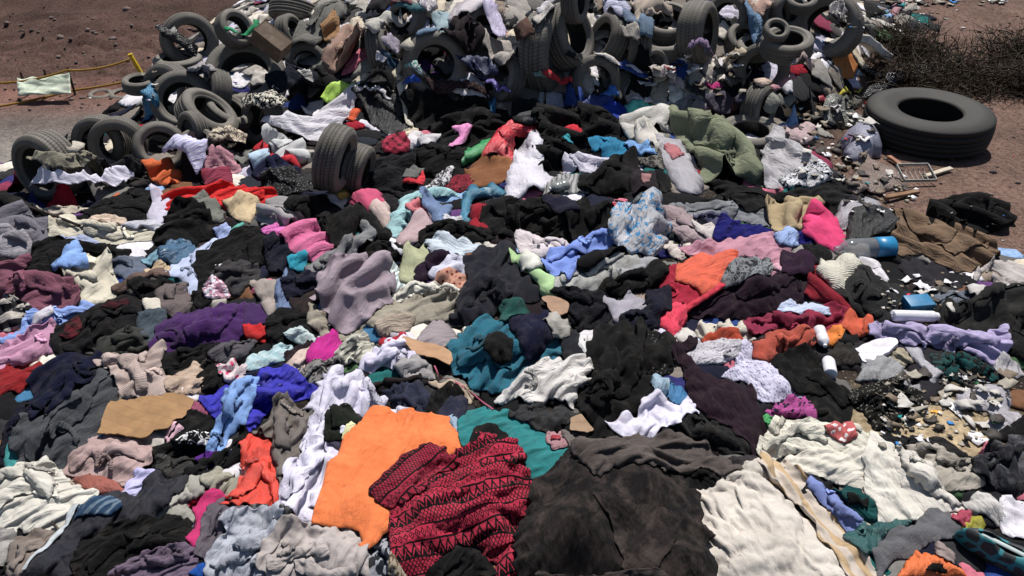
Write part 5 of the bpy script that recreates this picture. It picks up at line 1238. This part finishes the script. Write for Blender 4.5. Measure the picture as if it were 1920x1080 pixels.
trousers|ivory trousers lower pair next to the striped blanket edge|dcd6c8|plain|10,.6|80,430 170,410 400,390 540,380 550,470 540,570 460,592 330,540 220,540 150,512
trousers|ivory trousers hanging in a broad vertical fold|dcd8cc|plain|100,.65|540,460 560,350 590,290 640,350 710,400 730,560 850,720 900,730 760,790 610,790 590,680 550,560
sweater|cream sweater twisted beside the broad vertical fold|d8d2c8|plain|120,.8|710,450 740,365 800,390 870,440 920,480 980,600 1090,700 1090,722 960,732 860,712 770,640 730,540
jacket|slate jacket with pale dust stains at the edge|24262e|dirty:6a6a6e|60,1|1160,480 1220,400 1360,340 1480,320 1490,500 1440,560 1380,635 1270,590 1190,540
blanket|white blanket with beige banded border at the bottom edge|d2c9be|plain|115,.62,.08|-440,630 -300,600 -230,530 -60,440 60,640 240,800 520,1220 -340,1220 -360,850
> banded_border|cfc2b4|bands:b09878|120,.9|-60,430 0,405 90,440 180,570 240,660 440,860 720,1220 500,1220 280,880 180,720 40,600 -40,520
shirt|slate blue shirt beside the banded blanket border|7c8cc8|plain|130,.9|240,570 320,600 410,660 430,720 480,720 530,830 450,842 380,770 300,690 250,620
cap|dark teal cap with black panel below ivory trousers|0c4c4c|plain|150,.8|380,620 490,610 570,670 590,770 480,740 410,690
> black_panel|121414|plain|150,.4|430,655 500,640 560,665 560,710 450,702
top|deep teal satin top under the grey felt cloth|185858|satin|60,1.2|450,860 540,810 640,790 790,790 640,870 600,960 540,972
cloth|grey felt cloth at the bottom beside the deep teal top|6c6c70|fleece|35,.9|630,900 700,850 830,790 900,730 1000,750 1080,850 960,890 820,960 700,1000 640,1090 590,980
top|off white top beside the bright toy wrapper|c8c4c0|plain|130,1.2|1110,680 1200,615 1310,720 1300,790 1250,770 1150,722
cloth|white cloth at the edge beside the off white top|dcd8e0|plain|100,1|1310,730 1320,650 1480,700 1480,890 1330,832
wrapper|bright yellow wrapper beside the teal trainer shoe|d8d020|bag|30,1|1105,800 1130,755 1200,775 1190,815 1120,825
wrapper|bright red pink wrapper behind the yellow wrapper|d84868|bag|30,1|1050,770 1070,740 1125,735 1130,770 1100,800
vest|bright orange vest scrap at the bottom edge beside grey felt cloth|f07020|nylon|40,.6,.05|750,1095 790,1010 840,955 930,975 1080,1095
> dark_opening|1a1614|plain|40,.3|870,1090 900,1055 960,1060 1000,1092
cloth|grey beige strap scrap above the bright orange vest|9c8c88|plain|130,.8|950,920 1030,980 1020,1035 960,1002
@960,720
jacket|big dusty black jacket filling the bottom foreground|1a1616|dirty:413835|75,.40,.2|130,570 330,420 420,450 500,470 700,460 870,510 970,600 1040,680 1080,850 1095,1000 1100,1220 60,1220 30,1000 20,860 110,700
> sleeve|5c534f|dirty:332e2c|8,.8,.08|330,430 350,372 480,342 620,318 800,300 940,310 1100,350 1220,430 1310,490 1200,508 1000,515 860,505 700,465 560,475 480,520 400,480
> dusty_panel|2a2423|dirty:4a403c|60,.6|450,640 560,640 700,690 860,720 930,800 880,950 780,1095 640,1095 600,900 540,760
> hem|403836|dirty:1e1a1a|5,.6|150,1060 300,1090 480,1100 640,1095 820,1075 900,1150 150,1160
'''
build_spec(SPEC)
# ------------------------------------------------------------------ the other things lying about
refresh_hs()
def simple(name, colr, rough_=.6, spec=.4, bump=.0, sc=20, vary=.25, metal=0):
    m, n, b = newmat(name); v = nd(n, 'ShaderNodeTexCoord').outputs['Object']
    f = noise(n, v, sc, 5, .65); c = lin(colr, .8)
    col = mixin(n, 1.0, c, ramp(n, f, [(.3, (1 - vary,) * 3), (.7, (1 + vary * .4,) * 3)]), 'MULTIPLY')
    f2 = noise(n, v, sc * .4, 6, .7); col = mixin(n, ramp(n, f2, [(.5, (0, 0, 0)), (.75, (.4, .4, .4))]), col, DUST)
    n.links.new(col, b.inputs['Base Color']); b.inputs['Roughness'].default_value = rough_; b.inputs['Specular IOR Level'].default_value = spec
    if bump:
        bp = nd(n, 'ShaderNodeBump'); n.links.new(math_(n, 'MULTIPLY', f, bump), bp.inputs['Height']); n.links.new(bp.outputs[0], b.inputs['Normal'])
    return m
def pt(px, py, up=0.):
    x, y, z = at(np.array([px]), np.array([py])); return Vector((float(x[0]), float(y[0]), float(z[0]) + up))
def mpp(p): return (p.y * CP - (p.z - CAM_H) * SP) / FPX
def frame(loc, xdir, zdir):
    """rotation whose X runs along xdir and Z as near zdir as it can"""
    x = Vector(xdir).normalized(); z = Vector(zdir); z = (z - x * z.dot(x)).normalized(); y = z.cross(x)
    return Matrix((x, y, z)).transposed().to_quaternion()
def orient(o, q):
    o.rotation_mode = 'QUATERNION'; o.rotation_quaternion = q
def box_me(name, sx, sy, sz, bev=.003, jit=0., origin=(0, 0, 0), seed=1):
    b = bmesh.new(); bmesh.ops.create_cube(b, size=1)
    for v in b.verts: v.co = Vector((v.co.x * sx, v.co.y * sy, v.co.z * sz)) + Vector(origin)
    if jit:
        bmesh.ops.subdivide_edges(b, edges=b.edges[:], cuts=4, use_grid_fill=True); r = random.Random(seed)
        for v in b.verts: v.co += Vector([mnoise.noise(v.co * 9 + Vector((k * 7.7 + seed, 0, 0))) * jit for k in range(3)])
    elif bev: bmesh.ops.bevel(b, geom=b.edges[:], offset=bev, segments=2, affect='EDGES', profile=.6)
    me = bpy.data.meshes.new(name); b.to_mesh(me); b.free(); return me
def rlathe(name, prof, mat, parent, seg=40):
    """lathe about the local X axis; profile of (x, radius)"""
    me = lathe([(r, x) for x, r in prof], seg, name)
    co = np.array([v.co for v in me.vertices]); co = co[:, [2, 0, 1]]
    me.vertices.foreach_set('co', co.astype(np.float32).ravel()); me.update()
    o = link(name, me, mat, parent); s = o.modifiers.new('wall', 'SOLIDIFY'); s.thickness = .0012; return o
def tube(name, pts, r, mat, parent=None, seg=6):
    P_ = [Vector(p) for p in pts]; V, F = [], []
    for i, p in enumerate(P_):
        d = (P_[min(i + 1, len(P_) - 1)] - P_[max(i - 1, 0)]).normalized(); a = d.orthogonal().normalized(); b = d.cross(a)
        rr = r[i] if isinstance(r, (list, tuple)) else r
        for k in range(seg): t = 2 * math.pi * k / seg; V.append(p + a * math.cos(t) * rr + b * math.sin(t) * rr)
    for i in range(len(P_) - 1):
        for k in range(seg): F.append([i * seg + k, i * seg + (k + 1) % seg, (i + 1) * seg + (k + 1) % seg, (i + 1) * seg + k])
    return link(name, mesh_np(name, V, F), mat, parent)
def flat_board(name, label, cat, px, colr, t=.006, ribs=True, lift=.012, bend=.01):
    """a cut sheet of card: its own plane fitted to the heap under it"""
    q = photo_poly(px, 0); x, y = q[:, 0], q[:, 1]; z = samp(HS, x, y)
    A = np.stack([x, y, np.ones_like(x)], 1); k, *_ = np.linalg.lstsq(A, z, rcond=None)
    c = q.mean(0); cz = k[0] * c[0] + k[1] * c[1] + k[2]; 
    gq = np.array([c + (p_ - c) * f_ for p_ in q for f_ in (.1, .25, .4, .55, .7, .85, .97)]); hz = samp(H, gq[:, 0], gq[:, 1]) - (gq @ k[:2] + k[2]); lift = max(lift, float(np.percentile(hz, 99)))
    raw = smooth_poly(photo_poly(px, 0)[::2], 3, .012); n_ = len(raw)
    b = bmesh.new()
    vs = [b.verts.new((p[0] - c[0], p[1] - c[1], k[0] * (p[0] - c[0]) + k[1] * (p[1] - c[1]))) for p in raw]
    f = b.faces.new(vs); bmesh.ops.triangulate(b, faces=[f]); 
    for _ in range(3): bmesh.ops.subdivide_edges(b, edges=[e for e in b.edges if e.calc_length() > .03], cuts=1)
    bmesh.ops.triangulate(b, faces=b.faces[:])
    for v in b.verts: v.co.z += bend * mnoise.noise(v.co * 6) * 2
    me = bpy.data.meshes.new(name); b.to_mesh(me); b.free()
    if me.polygons and me.polygons[0].normal.z < 0: me.flip_normals()
    m, n, bs = newmat(name); v = nd(n, 'ShaderNodeTexCoord').outputs['Object']; cc = lin(colr, .8)
    fq = noise(n, v, 12, 5, .6); col = mixin(n, 1.0, cc, ramp(n, fq, [(.3, (.7, .68, .64)), (.7, (1.1, 1.1, 1.1))]), 'MULTIPLY')
    mp = nd(n, 'ShaderNodeMapping'); mp.inputs['Rotation'].default_value = (0, 0, .3); n.links.new(v, mp.inputs[0]); sep = nd(n, 'ShaderNodeSeparateXYZ'); n.links.new(mp.outputs[0], sep.inputs[0])
    rib_ = math_(n, 'SINE', math_(n, 'MULTIPLY', sep.outputs[1], 130))
    cr = math_(n, 'GREATER_THAN', rib_, .93); col = mixin(n, math_(n, 'MULTIPLY', cr, .35), col, tuple(.55 * a for a in cc))
    n.links.new(col, bs.inputs['Base Color']); bs.inputs['Roughness'].default_value = .85
    bp = nd(n, 'ShaderNodeBump'); n.links.new(math_(n, 'ADD', math_(n, 'MULTIPLY', rib_, .0012), math_(n, 'MULTIPLY', fq, .006)), bp.inputs['Height']); n.links.new(bp.outputs[0], bs.inputs['Normal'])
    o = link(name, me, m, smooth=False); o.location = (c[0], c[1], cz + lift); s = o.modifiers.new('t', 'SOLIDIFY'); s.thickness = t
    return tag(o, label, cat)
def PX(ox, oy, s): return [(ox + float(a.split(',')[0]) / 3, oy + float(a.split(',')[1]) / 3) for a in s.split()]
flat_board('cardboard_sheet', 'brown cardboard sheet with creases above dusty pink sweater', 'cardboard', PX(0, 720, '555,295 640,130 800,95 980,85 1090,125 1040,200 940,270 830,320 680,305'), '98744c')
flat_board('cardboard_strip', 'tan cardboard strip running diagonally beside the teal hooded coat', 'cardboard', PX(480, 360, '830,840 1000,890 1100,925 1090,1000 960,950 860,890'), 'ac8664')
flat_board('cardboard_piece', 'small tan cardboard piece behind the big dusty black jacket', 'cardboard', PX(960, 720, '330,265 330,200 390,190 460,280 420,285'), 'a88c70')
flat_board('cardboard_scrap', 'brown cardboard scrap beside black navy trousers below green top', 'cardboard', PX(960, 360, '165,610 230,600 320,660 310,700 220,690'), 'a08068')
flat_board('foam_sheet', 'white foam board lying below the lilac shirt', 'foam board', PX(1440, 360, '490,890 600,850 710,840 720,880 640,940 540,960'), 'dedae2', t=.02, ribs=False)

# bottles
def clear_mat(name, c, t=.75):
    m, n, b = newmat(name); tr = nd(n, 'ShaderNodeBsdfTransparent'); tr.inputs[0].default_value = (*c, 1)
    b.inputs['Base Color'].default_value = (*[.6 * a for a in c], 1); b.inputs['Roughness'].default_value = .12; b.inputs['Specular IOR Level'].default_value = .8
    f = noise(n, nd(n, 'ShaderNodeTexCoord').outputs['Object'], 40, 4, .6); bp = nd(n, 'ShaderNodeBump'); n.links.new(math_(n, 'MULTIPLY', f, .006), bp.inputs['Height']); n.links.new(bp.outputs[0], b.inputs['Normal'])
    ms = nd(n, 'ShaderNodeMixShader'); ms.inputs[0].default_value = t; n.links.new(b.outputs[0], ms.inputs[1]); n.links.new(tr.outputs[0], ms.inputs[2]); n.links.new(ms.outputs[0], n.nodes['Material Output'].inputs[0])
    return m
def bottle(a, b_, rpx, label, body, capm, bandm=None, crush=.8, neck=True, name='bottle', up=.0):
    A, B = pt(*a), pt(*b_); c = (A + B) / 2; s = mpp(c); r = rpx * s; L = (B - A).length / 2
    o = empty(name, c + Vector((0, 0, r * .7 + up))); orient(o, frame(None, B - A, (0, -.3, 1))); o.scale = (1, 1, crush)
    if neck:
        prof = [(-L, 0), (-L, .82 * r), (-L * .95, r), (-L * .75, .97 * r), (-L * .7, r), (-L * .2, r), (-L * .15, .95 * r), (-L * .1, r), (L * .45, r), (L * .62, .85 * r), (L * .8, .45 * r), (L * .86, .32 * r), (L * .93, .30 * r)]
    else: prof = [(-L, 0), (-L, .9 * r), (-L * .97, r), (L * .8, r), (L * .84, .9 * r), (L * .86, .7 * r), (L * .88, 0)]
    rlathe('body', prof, body, o)
    cr = .34 * r if neck else .74 * r
    rlathe('cap', [(L * .88, cr * .98), (L * .885, cr), (L, cr), (L * 1.005, cr * .9), (L * 1.005, 0)], capm, o)
    if bandm: rlathe('label_band', [(-L * .98, r * 1.015), (-L * .35, r * 1.02)], bandm, o)
    return tag(o, label, name.replace('_', ' '))
CLR = clear_mat('clear_plastic', (.86, .88, .9), .86); WH = simple('white_plastic', 'e6e4ea', .4, .4, .003); BL = simple('blue_label', '2a86b8', .4, .4, .004); CB = simple('cap_blue', '3860b0', .4, .4)
bottle((1672, 474), (1562, 480), 20, 'crushed clear plastic bottle with bright blue band', CLR, CLR, BL, .85)
bottle((1672, 598), (1756, 600), 11, 'white plastic tube lying against charcoal long sweater', WH, WH, None, .9, False, 'tube')
bottle((1534, 622), (1546, 656), 11, 'upper white plastic bottle below the coral orange sweater', WH, WH, None, .9, True)
bottle((1556, 708), (1550, 676), 12, 'lower white plastic bottle beside the brown olive cloth', WH, CB, None, .9, True)
bottle((1065, 352), (1030, 362), 12, 'crushed clear bottle beside the arched white shirt', clear_mat('grey_clear', (.6, .62, .6), .5), WH, None, .7)

# broken concrete post, planks, crate, carton
p = pt(1640, 108); s = mpp(p); a, b_ = pt(1618, 85), pt(1660, 118)
d = (b_ - a); o = link('concrete_post', box_me('concrete_post', d.length * 1.05, 17 * s, 14 * s, 0, .012), simple('white_concrete', 'd8d4cc', .85, .2, .02)); o.location = (a + b_) / 2 + Vector((0, 0, .06)); orient(o, frame(None, d, (0, 0, 1)))
tag(o, 'broken white painted concrete post stuck in dry weeds', 'post')
def plank(a, b_, wpx, tpx, label, colr, up=.03):
    A, B = pt(*a), pt(*b_); s = mpp(A); d = B - A
    o = link('plank', box_me('plank', d.length, wpx * s, tpx * s, 0, .006, seed=int(a[0])), simple('wood_' + colr, colr, .85, .2, .01, 30)); o.location = (A + B) / 2 + Vector((0, 0, up)); orient(o, frame(None, d, (0, -.2, 1)))
    return tag(o, label, 'plank')
plank((1656, 378), (1720, 366), 8, 5, 'brown splintered plank lying on dirt below the fallen crate', '8a6a50')
plank((1728, 338), (1782, 322), 8, 4, 'pale plank end sticking out of the fallen crate', 'c8bca8')
plank((1665, 300), (1690, 318), 8, 5, 'reddish plank beside the lilac white bag', '9a6e5a')
p = pt(1712, 340); s = mpp(p); cr = empty('crate', p + Vector((0, 0, .05))); orient(cr, frame(None, (1, .05, 0), (0, -.35, 1)))
cm = simple('grey_crate', '9c9c96', .6, .3)
W_, D_, T_ = 30 * s, 22 * s, .008
for yy_ in (-D_, D_):
    link('rail', box_me('rail', 2 * W_, T_, .025), cm, cr, smooth=False).location = (0, yy_, .03)
for xx_ in (-W_, W_):
    link('rail', box_me('rail', T_, 2 * D_ - T_ - .002, .025), cm, cr, smooth=False).location = (xx_, 0, .03)
for k in range(6):
    link('bar', box_me('bar', .006, 2 * D_ - T_ - .004, .005), cm, cr, smooth=False).location = (-W_ + (k + .7) * W_ * 2 / 6.6, 0, .0)
tag(cr, 'broken grey plastic crate with bars lying near the truck tyre', 'crate')
p = pt(520, 108); s = mpp(p)
bx = empty('carton', p + Vector((0, -.1, .16))); orient(bx, frame(None, (.78, -.2, -.58), (.5, -.5, .7)))
cm = simple('old_carton', '6a5a4c', .85, .2, .01); lx, ly, lz = 62 * s, 34 * s, 36 * s
for nm, dim, loc in (('side_panel', (lx, .006, lz), (0, -ly / 2, 0)), ('side_panel', (lx, .006, lz), (0, ly / 2, 0)), ('end_panel', (.006, ly - .008, lz), (-lx / 2 + .004, 0, 0)), ('end_panel', (.006, ly - .008, lz), (lx / 2 - .004, 0, 0)), ('bottom_panel', (lx - .016, ly - .008, .006), (0, 0, -lz / 2 + .006)), ('top_panel', (lx - .016, ly - .008, .006), (0, 0, lz / 2 - .006))):
    link(nm, box_me(nm, *dim, .001), cm, bx, smooth=False).location = loc
tag(bx, 'old brown carton wedged between tyres on the mound', 'carton')
o = link('storage_box', box_me('storage_box', 42 * s * .75, .09, .07, .004), simple('blue_plastic', '2a78a4', .4, .4, .004)); p = pt(1717, 580); o.location = p + Vector((0, 0, .03)); orient(o, frame(None, (1, .15, 0), (0, -.2, 1))); tag(o, 'small blue plastic box behind the white tube', 'box')

# shoe
th = np.linspace(0, 2 * np.pi, 28, endpoint=False)
p = pt(1868, 1052); s = mpp(p)
sd_ = empty('trainer_shoe', p + Vector((0, 0, .02))); sd_.rotation_euler = (R(14), R(-4), R(-38)); sd_.scale = (1.15, 1.3, 1.)
def sole_out(k=1.):
    o_ = []
    for t in th:
        x = math.cos(t) * .135; w = .043 + .012 * math.cos(t) - .008 * math.cos(2 * t) ** 2
        o_.append((x * k, math.sin(t) * w * k))
    return o_
b = bmesh.new()
for zz_, k in ((0, 1.), (.012, 1.02), (.026, .98)):
    pass
rings = [[b.verts.new((x, y, zz_ + .012 * max(0, x / .135) ** 2)) for x, y in sole_out(k)] for zz_, k in ((0, .96), (.008, 1.), (.022, 1.), (.026, .96))]
for r0, r1 in zip(rings, rings[1:]):
    for i in range(len(th)): b.faces.new((r0[i], r0[(i + 1) % len(th)], r1[(i + 1) % len(th)], r1[i]))
b.faces.new(rings[-1]); b.faces.new(rings[0][::-1]); me = bpy.data.meshes.new('sole'); b.to_mesh(me); b.free()
link('sole', me, simple('black_foam', '1c1e20', .8, .2, .004), sd_, smooth=False)
m, n, b = newmat('teal_upper'); v = nd(n, 'ShaderNodeTexCoord').outputs['Object']
vo = nd(n, 'ShaderNodeTexVoronoi'); vo.feature = 'DISTANCE_TO_EDGE'; vo.inputs['Scale'].default_value = 19; n.links.new(v, vo.inputs['Vector'])
n.links.new(ramp(n, vo.outputs['Distance'], [(.10, (.012, .14, .16)), (.13, (.014, .018, .02))]), b.inputs['Base Color']); b.inputs['Roughness'].default_value = .7
bp = nd(n, 'ShaderNodeBump'); bp.inputs['Distance'].default_value = .02; n.links.new(math_(n, 'LESS_THAN', vo.outputs['Distance'], .12), bp.inputs['Height']); n.links.new(bp.outputs[0], b.inputs['Normal'])
V, F = [], []; nu, nv = 30, 16
for k in range(nv):
    ph = k / (nv - 1) * math.pi / 2
    for (x, y) in [sole_out(.97)[int(round(j * len(th) / nu)) % len(th)] for j in range(nu)]:
        hh = (.055 if x > .02 else .055 + .035 * min(1, (.02 - x) / .08)); kk = math.cos(ph) ** .6 if k < nv - 4 else math.cos(ph) ** .6
        V.append((x * (.25 + .75 * kk), y * kk, .022 + hh * math.sin(ph)))
for k in range(nv - 3):
    for j in range(nu): F.append([k * nu + j, k * nu + (j + 1) % nu, (k + 1) * nu + (j + 1) % nu, (k + 1) * nu + j])
o_ = link('upper', mesh_np('upper', V, F), m, sd_); o_.modifiers.new('t', 'SOLIDIFY').thickness = .004
V, F = [], []
for k in range(12):
    t = k / 11; V += [(-.06 + .15 * t, -.006, .024 + .07 - .035 * t + .004), (-.06 + .15 * t, .006, .024 + .07 - .035 * t + .004)]
for k in range(11): F.append([2 * k, 2 * k + 1, 2 * k + 3, 2 * k + 2])
o_ = link('tongue_strap', mesh_np('tongue_strap', V, F), simple('grey_strap', 'b8c4c4', .7, .2), sd_); o_.modifiers.new('t', 'SOLIDIFY').thickness = .004
tag(sd_, 'teal and black panelled trainer shoe at the bottom corner', 'shoe')
# cord
o = tube('cord', [pt(*q) + Vector((0, 0, .012)) for q in ((815, 690), (825, 712), (845, 715), (868, 728), (885, 742), (905, 758), (925, 772))], .0045, simple('cord_rose', 'b05870', .8, .2)); tag(o, 'thin rose coloured cord lying from cardboard strip towards teal robe', 'cord')
o = tube('stick', [pt(*q) + Vector((0, 0, .02)) for q in ((20, 380), (60, 395), (110, 412), (150, 428))], .009, simple('dark_wood', '2a2420', .8, .2)); tag(o, 'thin dark stick beside the black jacket at the heap edge', 'stick')

# yellow post, barrier tape and tarpaulin by the road
def hit(px, py):
    u, yy, zz = map(float, ray(px, py)); t_ = 5.
    while t_ < 40 and CAM_H + zz * t_ > float(ground(u * t_, yy * t_) + rough(u * t_, yy * t_)): t_ += .02
    return Vector((u * t_, yy * t_, CAM_H + zz * t_))
p0 = hit(274, 153); s = mpp(p0); tb0, tb1 = hit(33, 179), hit(134, 177)
u, yy, zz = ray(245, 104); t_ = (p0.y - .05) / float(yy); p1 = Vector((float(u) * t_, float(yy) * t_, CAM_H + float(zz) * t_))
yp = simple('yellow_paint', 'd8b818', .5, .4, .002); po = empty('marker_post', p0); d = p1 - p0
orient(po, frame(None, d, (0, -1, 0)))
link('shaft', box_me('shaft', d.length + .1, .055, .055, .005, origin=(d.length / 2 - .05, 0, 0)), yp, po, smooth=False)
link('cap', box_me('cap', .02, .066, .066, .005, origin=(d.length + .016, 0, 0)), yp, po, smooth=False)
tag(po, 'leaning yellow post beside the dirt road', 'post')
def tape(name, ends, label):
    V, F = [], []
    for i, q in enumerate(ends):
        V += [q, q + Vector((0, .01, .032))]
    for i in range(len(ends) - 1): F.append([2 * i, 2 * i + 1, 2 * i + 3, 2 * i + 2])
    o = link(name, mesh_np(name, V, F), simple('tape_' + str(len(label)), 'a88030', .7, .2)); m_ = o.modifiers.new('t', 'SOLIDIFY'); m_.thickness = .003; return tag(o, label, 'barrier tape')
def sag(a, b_, n_=12, k=.06): return [a.lerp(b_, i / (n_ - 1)) - Vector((0, 0, k * 4 * (i / (n_ - 1)) * (1 - i / (n_ - 1)))) for i in range(n_)]
def pxd(px, py, y):
    u, yy, zz = ray(px, py); t_ = y / float(yy); return Vector((float(u) * t_, y, CAM_H + float(zz) * t_))
ty = p0.y; tt = min(tb0.y, tb1.y) - .08
tape('barrier_tape', sag(pxd(250, 110, ty), pxd(125, 134, tt - .02)) + sag(pxd(124, 134, tt - .02), pxd(-30, 158, tt - .1))[1:], 'upper yellow tape stretched from the leaning post over the tarpaulin')
tl = hit(140, 172).y - .06; tm = hit(-30, 208).y - .05
tape('barrier_tape', sag(pxd(262, 148, ty - .05), pxd(140, 171, tl), k=.02) + sag(pxd(139, 171, tl), pxd(-30, 206, tm), k=.02)[1:], 'lower yellow tape sagging along the road edge')
tq = [pxd(32, 146, tt), pxd(130, 136, tt), pxd(134, 176, tt - .3), pxd(33, 179, tt - .3)]
V, F, n_ = [], [], 18
for i in range(n_):
    for j in range(n_):
        a, b_ = i / (n_ - 1), j / (n_ - 1); q = tq[0].lerp(tq[1], a).lerp(tq[3].lerp(tq[2], a), b_)
        q += Vector((0, .05 * mnoise.noise(Vector((a * 4, b_ * 3, 1))), -.03 * math.sin(math.pi * a) * (1 - b_) + .03 * mnoise.noise(Vector((a * 5, b_ * 5, 9))))); V.append(q)
for i in range(n_ - 1):
    for j in range(n_ - 1): F.append([i * n_ + j, i * n_ + j + 1, (i + 1) * n_ + j + 1, (i + 1) * n_ + j])
tp = empty('tarpaulin', tq[3]); me = mesh_np('sheet', np.array([v - tq[3] for v in V]), F); o = link('sheet', me, simple('tarp', 'ccd6c0', .6, .3, .01, 6, .5), tp, smooth=False); solid(o, .006)
for a in (.05, .5, .95):
    q = tq[0].lerp(tq[1], a); gz = float(ground(q.x, q.y + .06)) - .05
    tube('stake', [q + Vector((0, .06, .06)) - tq[3], Vector((q.x, q.y + .06, gz)) - tq[3]], .018, simple('stake_wood', '4a4038', .8, .2), tp)
tag(tp, 'pale green tarpaulin hung on stakes beside the road', 'tarpaulin')

# dead brush
def brush(name, label, n_, px, py, rx, ry, hgt, colr, rad_, seed):
    r = random.Random(seed); V, F = [], []; base = pt(px, py); z0 = base.z
    cl = [(r.uniform(-1, 1) * rx, r.uniform(-1, 1) * ry, r.uniform(.3, .62) * min(rx, .9), r.uniform(.45, 1.1)) for _ in range(max(5, n_ // 550))]
    for k in range(n_):
        a, q = r.uniform(0, 6.28), math.sqrt(r.random()) * r.uniform(.6, 1.25); cx_, cy_, cr_, ch_ = r.choice(cl)
        x, y = base.x + cx_ + cr_ * q * math.cos(a), base.y + cy_ + cr_ * .8 * q * math.sin(a); gz = float(ground(x, y)) if x > 2.3 else float(samp(H, np.array(x), np.array(y)))
        hh = hgt * ch_ * max(.12, 1 - .6 * q * q) * r.uniform(.15, 1.0)
        p_ = Vector((x, y, gz + hh * r.uniform(0, .9))); d = Vector((r.gauss(0, 1), r.gauss(0, 1), r.gauss(.1, .45))).normalized(); ln = r.uniform(.1, .34); ph = Vector((r.gauss(0, 1), r.gauss(0, 1), r.gauss(0, 1)))
        pr = rad_ * r.uniform(.5, 1.5); o0 = len(V); m_ = 6
        for i in range(m_):
            d = (d + ph * .13).normalized(); c = p_ + d * ln * i / (m_ - 1); c.z = max(c.z, gz + .005)
            a1 = d.orthogonal().normalized(); b1 = d.cross(a1); w_ = pr * (1 - .7 * i / (m_ - 1))
            for t in range(3): V.append(c + (a1 * math.cos(t * 2.09) + b1 * math.sin(t * 2.09)) * w_)
        for i in range(m_ - 1):
            for t in range(3): F.append([o0 + i * 3 + t, o0 + i * 3 + (t + 1) % 3, o0 + i * 3 + 3 + (t + 1) % 3, o0 + i * 3 + 3 + t])
    V = np.array(V) - np.array(base); o = link(name, mesh_np(name, V, F), simple('twig_' + colr, colr, .85, .2, .0, 12, .5)); o.location = base
    return tag(o, label, 'bush')
brush('dry_bush', 'big tangled dead bush with dark branches behind the truck tyre', 10000, 1850, 140, 1.25, .5, .62, '3c3226', .0058, 5)
brush('dry_bush', 'thin brown dead weeds around the broken concrete post', 900, 1570, 128, .5, .4, .25, '6a5644', .003, 6)

# small litter: flakes of plastic, paper and foam nobody could count
def litter(name, label, areas, seed):
    r = np.random.default_rng(seed); VV, FF, CC = [], [], []; off = 0
    for (x0, y0, x1, y1, n_, sc) in areas:
        px, py = r.uniform(x0, x1, n_), r.uniform(y0, y1, n_); x, y, z = at(px, py, raw=True)
        for i in range(n_):
            m_ = 4; w_, l_ = sc * r.uniform(.4, 1.3), sc * r.uniform(.3, 1.); g = np.stack(np.meshgrid(np.linspace(-1, 1, m_), np.linspace(-1, 1, m_)), -1).reshape(-1, 2)
            a = r.uniform(0, 6.28); zz_ = sc * (.22 * r.normal() * g[:, 0] ** 2 + .18 * r.normal() * g[:, 1] * g[:, 0]) + r.normal(0, sc * .12, len(g))
            g = g + r.normal(0, .14, g.shape)
            X_ = g[:, 0] * w_ * math.cos(a) - g[:, 1] * l_ * math.sin(a); Y_ = g[:, 0] * w_ * math.sin(a) + g[:, 1] * l_ * math.cos(a)
            VV.append(np.stack([x[i] + X_, y[i] + Y_, z[i] + .006 + zz_ - zz_.min() * .8], 1))
            FF.append(np.array([[j * m_ + k, j * m_ + k + 1, (j + 1) * m_ + k + 1, (j + 1) * m_ + k] for j in range(m_ - 1) for k in range(m_ - 1)]) + off); off += m_ * m_
            p_ = r.random(); c = lin(['c8c6c8', 'aaa6a0', '8a8478', '6a5e50', '3a3632'][r.integers(5)]) if p_ < (.93 if name == 'litter' else 1) else lin(['2a70b0', 'c83040', '40a058', 'e0a030', 'c06090', '208080'][r.integers(6)])
            CC.append(np.repeat([[*c, 1]], m_ * m_, 0))
    me = mesh_np(name, np.concatenate(VV), np.concatenate(FF)); c_ = me.color_attributes.new('dye', 'FLOAT_COLOR', 'POINT'); c_.data.foreach_set('color', np.concatenate(CC).astype(np.float32).ravel())
    o = link(name, me, vcol_mat(name, 'dye', .6, .01), smooth=False); solid(o, .002); return tag(o, label, 'litter', kind='stuff')
litter('litter', 'flakes of white plastic, paper and foam strewn between clothes', [
    (1650, 700, 1890, 840, 120, .013), (1650, 510, 1820, 590, 34, .010), (1500, 190, 1670, 340, 60, .02), (1580, 330, 1720, 400, 25, .018),
    (1740, 280, 1900, 520, 16, .009), (1560, 20, 1900, 60, 30, .022), (0, 120, 300, 200, 40, .022), (1650, -5, 1900, 12, 50, .05)], 11)
litter('plastic_shreds', 'pale shreds of film and paper on the sandy patch and by the truck tyre', [(1660, 690, 1900, 830, 34, .038), (1500, 200, 1650, 330, 40, .05), (1580, 320, 1720, 390, 16, .04), (1200, 100, 1400, 190, 26, .05), (1660, 520, 1800, 580, 14, .03)], 23)
